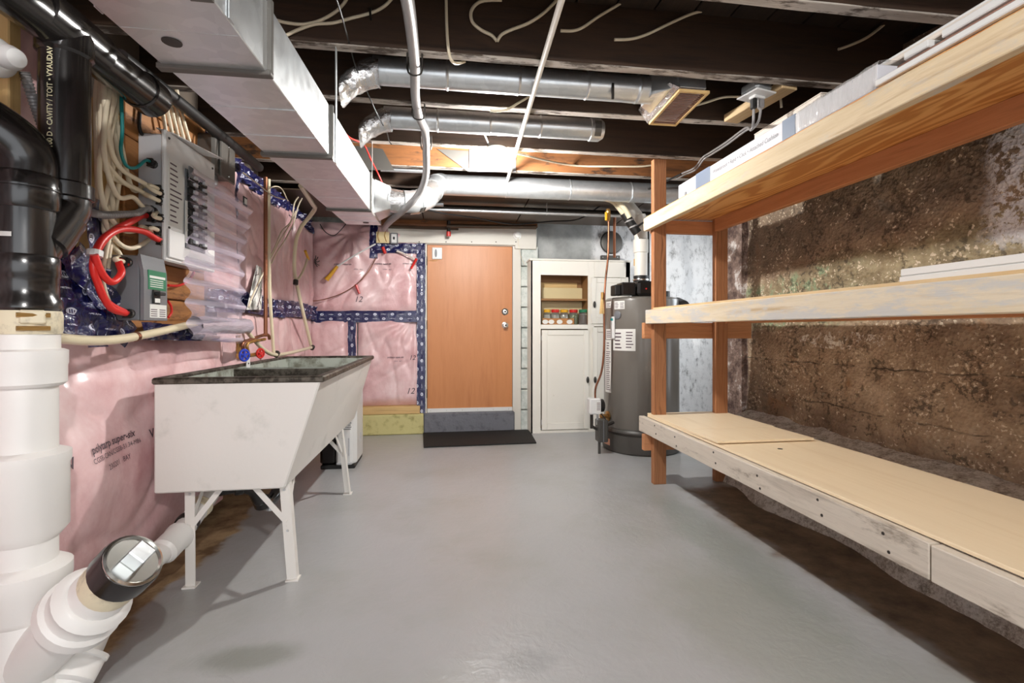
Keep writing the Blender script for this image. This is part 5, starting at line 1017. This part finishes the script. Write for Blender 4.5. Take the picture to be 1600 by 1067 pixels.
# branch ducts between joists
def branch(label,yc,zc,r,xa,xb):
    o=thing('branch_duct',label,'duct',((xa+xb)/2,yc,zc)); n=4
    for i in range(n):
        p=xa+(xb-xa)*i/n; q=xa+(xb-xa)*(i+1)/n; mb=MB(); mb.tube([(p,yc,zc),(q,yc,zc)],r+.0012*(i%2),28,smooth=False); obj('pipe_section',mb,M['galv'],o,smooth=True)
        if i: lat('seam_bead',[(r,-.008),(r+.004,0),(r,.008)],axisM((p,yc,zc),(1,0,0)),'galv',o)
    return o
b1=branch('round galvanized branch duct ending at the floor register',2.31,2.245,.062,-.32,1.03)
b2=branch('shorter round galvanized branch duct with a capped end',2.815,2.245,.06,-.33,.86)
b3=branch('fat round galvanized duct fed by the foil elbow',3.78,2.165,.078,-.02,2.0)
for o,y,z0_ in ((b1,2.31,2.245),(b2,2.815,2.245)):
    def ft_(a,b,y=y):
        an=b*2*math.pi; r=.066+.012*noise.noise(Vector((a*6,math.cos(an)*2+y,math.sin(an)*2))); return (-.46+a*.17,y+r*math.cos(an),2.235-.10*(1-a)**2+r*math.sin(an))
    mb=MB(); mb.grid(16,24,ft_); obj('foil_boot',mb,M['foil'],o,smooth=80)
lat('end_cap',[(.061,0),(.066,.004),(.066,.06),(.05,.085),(.0,.087)],axisM((.86,2.815,2.245),(1,0,0)),'galv',b2)
mb=MB(); mb.grid(6,4,lambda a,b:(.88+a*.04,2.815-.068*math.cos(-.9+b*1.4)*1.0,2.245+.068*math.sin(-.9+b*1.4))); obj('tape_patch',mb,M['mgrey'],b2)
mb=MB(); mb.bx(.80,.812,2.245,2.255,2.16,2.235); obj('hanger_strap',mb,M['darkm'],b1)
lat('collar',[(.063,-.01),(.067,0),(.063,.01)],axisM((.95,2.31,2.245),(1,0,0)),'galv',b1)
rg=thing('floor_register','boot with a brown louvered register grille under the joists','register',(1.18,2.34,2.19))
mb=MB(); q_=[(1.115,2.18,2.205),(1.25,2.18,2.205),(1.25,2.50,2.19),(1.115,2.50,2.19)]
mb.hexa(q_+[(1.10,2.2,2.42),(1.24,2.2,2.42),(1.24,2.44,2.42),(1.10,2.44,2.42)]); obj('boot_box',mb,M['galv'],rg,bevel=.003)
mb=MB(); mb.hexa([(1.0,2.245,2.19),(1.115,2.2,2.215),(1.115,2.49,2.2),(1.0,2.375,2.19),(1.0,2.25,2.30),(1.115,2.2,2.34),(1.115,2.47,2.34),(1.0,2.37,2.30)]); obj('transition',mb,M['galv'],rg,bevel=.003)
mb=MB(); mb.add([(1.075,2.20,2.235),(1.108,2.17,2.2),(1.108,2.53,2.178),(1.04,2.50,2.235),(1.03,2.35,2.25)],[(0,1,2,3,4)]); obj('side_flange',mb,M['foil'],rg,solid=.004)
zz=lambda y: 2.199-.047*(y-2.18)-.008
for (x0_,x1_,ya,yb) in ((1.105,1.117,2.17,2.515),(1.248,1.26,2.17,2.515),(1.117,1.248,2.17,2.183),(1.117,1.248,2.503,2.515)):
    mb=MB(); mb.hexa([(x0_,ya,zz(ya)-.012),(x1_,ya,zz(ya)-.012),(x1_,yb,zz(yb)-.012),(x0_,yb,zz(yb)-.012),(x0_,ya,zz(ya)),(x1_,ya,zz(ya)),(x1_,yb,zz(yb)),(x0_,yb,zz(yb))]); obj('grille_frame',mb,M['stud'],rg)
for k in range(22):
    y=2.19+k*.0147; mb=MB(); mb.box((1.1825,y,zz(y)-.005),(.131,.008,.004),Matrix.Rotation(.5,3,'X')); obj('louver',mb,M['laminate'],rg)
# foil elbow from duct side to the fat branch
el=thing('foil_elbow','taped silver elbow from the supply duct end to the fat branch','duct elbow',(-.25,3.4,1.95))
pts=[(-.36,3.33,1.915),(-.27,3.34,1.905),(-.19,3.38,1.92),(-.12,3.47,1.98),(-.08,3.58,2.06),(-.05,3.68,2.13),(-.02,3.76,2.165)]
P_=spline([Vector(p) for p in pts],5)
for i in range(0,len(P_)-1,5):
    mb=MB(); mb.tube([tuple(p) for p in P_[i:i+6]],.078+.0015*((i//5)%2),26,smooth=False); obj('gore',mb,M['galv'] if (i//5)%3 else M['foil'],el,smooth=True)
    lat('gore_seam',[(.078,-.005),(.083,0),(.078,.005)],axisM(P_[i],P_[i+1]-P_[i]),'galv',el)
mb=MB(); mb.hexa([(XR,3.22,1.80),(-.345,3.26,1.84),(-.345,3.41,1.84),(XR,3.46,1.80),(XR,3.22,2.02),(-.345,3.26,1.99),(-.345,3.41,1.99),(XR,3.46,2.02)]); obj('boot',mb,M['galv'],el,bevel=.003)
for i,(a_,k) in enumerate(((.2,6),(1.0,8),(-.4,10),(.6,12))):
    mb=MB(); p=P_[k]; tdir=(P_[k+1]-P_[k-1]).normalized(); Mx=axisM(p,tdir)
    mb.grid(4,3,lambda a,b:tuple(Mx@Vector((.0815*math.cos(2.6+a_+b*.5),.0815*math.sin(2.6+a_+b*.5),-.02+a*.045)))); obj('tape_patch',mb,M['darkm'],el)
# level pipes beyond the fat duct
for i,(y,z,r,xa_,xb_,m_,lab) in enumerate(((4.12,2.105,.024,-.6,.0,'galv','level silver pipe near the elbow below the dark sheets'),(4.2,2.075,.014,-.25,2.4,'galv','slim level silver pipe below the fat duct'),(4.3,2.115,.03,-.1,2.4,'darkm','level dark pipe just under the panning sheets'),(3.62,2.215,.02,-.45,-.1,'galv','short silver pipe behind the foil elbow'))):
    pipe('level_pipe',lab,'pipe',[(xa_,y,z),(xb_,y,z)],r,m_,14)
for x in (-.1,.9):
    mb=MB(); mb.bx(x-.003,x+.003,4.19,4.21,2.06,2.18); tag(obj('pipe_strap',mb,M['galv']),'thin strap holding the level white pipe, '+('nearer the elbow' if x<0 else 'nearer the heater'),'strap')
pipe('service_cable','thick grey cable crossing the joists and hooking round the elbow','cable',[Y(633,-20,1.5),Y(641,30,1.7),Y(648,100,2.05),Y(649,150,2.4),Y(654,180,2.6),Y(664,205,2.8),Y(666,240,3.0),Y(665,275,3.12),Y(655,302,3.2),Y(632,327,3.28),Y(608,347,3.6),Y(600,358,4.4)],.022,'greyw',14)
for i,(u,v,y) in enumerate(((648,104,2.07),(654,176,2.53),(666,226,2.97))):
    p=Vector(Y(u,v,y)); mb=MB(); mb.tube([(p.x-.03,p.y,JB+.005),(p.x-.026,p.y,p.z-.026),(p.x+.026,p.y,p.z-.026),(p.x+.03,p.y,JB+.005)],.004,6); tag(obj('cable_staple',mb,M['darkm']),['staple holding the thick grey cable on the first dark joist','staple holding the thick grey cable between the branch ducts','staple holding the thick grey cable above the elbow'][i],'staple')
pipe('white_rod','thin straight white conduit running under the joists','conduit',[(.385,.9,2.19),(.404,1.64,2.19),(.51,4.35,2.19)],.0125,'pvc',12,res=3)
J1=2.05
def cab(pts,lab,y=J1-.012,r=.0065,m='cable',g=None): return pipe('loose_cable',lab,'cable',[Y(u,v,y) for u,v in pts],r,m,8,g)
cab([(433,32),(450,36),(475,38),(500,32),(525,18),(541,0),(545,-14)],'ivory cable curling from the duct edge upward')
cab([(442,58),(465,47),(492,38),(520,36),(550,28),(580,20),(600,10),(614,-4)],'ivory cable below its twin, clipped at the joist')
mb=MB(); p=Y(579,22,J1-.012); mb.box(p,(.008,.02,.04)); tag(obj('cable_clip',mb,M['darkm']),'dark clip on the lower ivory cable by the duct','clip')
pipe('loose_cable','ivory cable dropping straight and tucked under the first joist','cable',[Y(697,-10,J1-.01),Y(698,40,J1-.01),Y(701,80,J1-.01),Y(706,95,J1),Y(714,99,2.1),Y(726,96,2.14)],.0065,'cable',8)
cab([(784,0),(752,2),(737,16),(738,34),(752,47),(768,55),(776,64)],'ivory cable forming one half of the heart-shaped pair',r=.007)
cab([(872,-2),(850,20),(826,36),(800,46),(784,54),(777,64)],'ivory cable forming the outer half of the heart-shaped pair',r=.007)
cab([(876,48),(896,48),(912,42),(935,26),(965,8),(985,-6)],'short ivory cable beside the white conduit')
cab([(960,62),(985,61),(1010,54),(1050,35),(1080,22),(1110,14),(1140,6)],'long ivory cable rising toward the carton side of the joist')
pipe('loose_cable','ivory cable stub hanging from the joist above the carton','cable',[Y(1310,77,2.04),Y(1335,68,2.03),Y(1360,55,2.02),Y(1395,27,2.0)],.0065,'cable',8)
pipe('loose_cable','ivory cable running over the register to the receptacle box','cable',[Y(766,173,2.5),Y(790,172,2.49),Y(815,158,2.5),Y(835,149,2.5),Y(880,148,2.5),Y(905,151,2.5),Y(925,150,2.5),Y(970,158,2.5),Y(1020,163,2.5),Y(1075,166,2.5),Y(1100,161,2.45),Y(1130,152,2.4),Y(1163,151,2.33)],.0065,'cable',8)
pipe('loose_cable','ivory cable from the glowing lamp to the timber post','cable',[Y(792,238,3.06),Y(815,241,3.06),Y(850,250,3.3),Y(900,259,3.49),Y(960,260,3.49),Y(1003,260,3.49),Y(1026,257,3.49)],.007,'cable',8)
pipe('loose_cable','short pale cable tail hanging below the lumber block','cable',[Y(1213,143,2.3),Y(1219,152,2.3),Y(1221,168,2.3)],.006,'cable',8)
pipe('black_wire','thin dark wire dropping across the joists from the top','wire',[Y(522,-12,1.55),Y(534,25,1.75),Y(545,65,2.04),Y(556,105,2.2),Y(572,140,2.4),Y(590,180,2.6),Y(604,206,2.9),Y(608,220,3.05),Y(612,226,3.07)],.003,'blackw',6)
pipe('red_wire','coral wire looping from the duct top down to the elbow','wire',[Y(524,192,2.7),Y(533,200,2.8),Y(545,214,2.95),Y(562,222,3.05),Y(570,228,3.1),Y(580,250,3.2),Y(590,270,3.3),Y(599,290,3.34)],.005,'red',8)
pipe('lamp_lead','short grey lead from the joist to the glowing lamp','wire',[Y(753,202,2.83),Y(758,212,2.95),Y(764,226,3.07)],.004,'greyw',6)
pipe('black_cable','long dark cable sagging under the brown sheets to the heater','cable',[Y(640,321,4.05),Y(690,333,4.2),Y(740,340,4.4),Y(800,350,4.7),Y(860,346,4.6),Y(905,342,4.4),Y(945,316,4.2)],.007,'blackw',8)
pipe('black_cable','dark cable slung from ceiling to the heater vent','cable',[Y(1064,272,3.3),Y(1030,288,3.6),Y(995,302,3.8),Y(978,307,3.9),Y(965,315,3.95)],.007,'blackw',8)
pipe('black_cable','dark cable looping from the vent to the timber post','cable',[Y(993,356,3.95),Y(1005,348,3.8),Y(1015,346,3.5),Y(1024,346,3.3),Y(1027,353,3.2)],.009,'blackw',8)
# receptacle box with two plugs
blk=board('lumber_block',(1.63,2.105,2.215),(1.575,2.50,2.215),.09,.04,M['pine']); tag(blk,'pale short lumber block between the joists beside the receptacle','block')
rc=thing('ceiling_receptacle','galvanized ceiling box with white receptacle and plug under the joists','receptacle',(1.56,2.28,2.15)); c=Vector(Y(1183,146,2.17))
mb=MB(); mb.box((c.x-.005,c.y+.0,c.z+.02),(.105,.105,.055),Matrix.Rotation(.25,3,'Z')); obj('box_body',mb,M['galv'],rc,bevel=.014)
mb=MB(); mb.box((c.x-.005,c.y,c.z-.012),(.125,.125,.008),Matrix.Rotation(.25,3,'Z')); obj('cover_plate',mb,M['panel'],rc,bevel=.003)
mb=MB(); mb.box((c.x,c.y,c.z-.022),(.07,.04,.014),Matrix.Rotation(.25,3,'Z')); obj('socket_face',mb,M['white'],rc,bevel=.004)
mb=MB(); mb.bx(c.x-.03,c.x-.006,c.y-.016,c.y+.016,c.z-.078,c.z-.026); obj('plug',mb,M['blackw'],rc,bevel=.006)
mb=MB(); mb.bx(c.x+.008,c.x+.032,c.y-.016,c.y+.016,c.z-.074,c.z-.026); obj('plug',mb,M['greyw'],rc,bevel=.006)
for i,dx in enumerate((-.018,.02)):
    pipe('extension_lead',['grey cord from the black plug along the joists to the post','second grey cord from the pale plug twisting round the first'][i],'cord',[(c.x+dx,c.y,c.z-.07),(c.x+dx*.7,c.y+.01,c.z-.13),(c.x-.01,c.y+.03,c.z-.165)]+[Y(u+2*i,v+3*i,y) for u,v,y in ((1165,200,2.45),(1135,222,2.7),(1110,238,3.0),(1098,246,3.06),(1085,262,3.2),(1068,270,3.35),(1055,277,3.5))],.006,'greyw',8)
# lamp: porcelain holder and glowing bulb under the third joist
def lamp(label,x,y,m):
    o=thing('ceiling_lamp',label,'lamp',(x,y,JB)); Mx=Matrix.Translation((x,y,JB-.004))@Matrix.Rotation(math.pi,4,'X')
    lat('porcelain_base',[(.066,0),(.068,.008),(.05,.022),(.034,.03),(.030,.042)],Mx,'porc',o)
    mb=MB(); mb.lathe([(.013,.040),(.014,.055),(.026,.075),(.032,.095),(.030,.112),(.020,.124),(.004,.129)],Mx,24); obj('bulb',mb,M[m],o,smooth=True)
lamp('glowing bare bulb in a white porcelain holder under the joists',.335,3.09,'bulb')
lamp('bare bulb in a porcelain holder behind the photographer',.35,-.75,'bulb2')
bpy.data.objects['ceiling_lamp.001']['label']='bare bulb in a porcelain holder under the nearer joist'
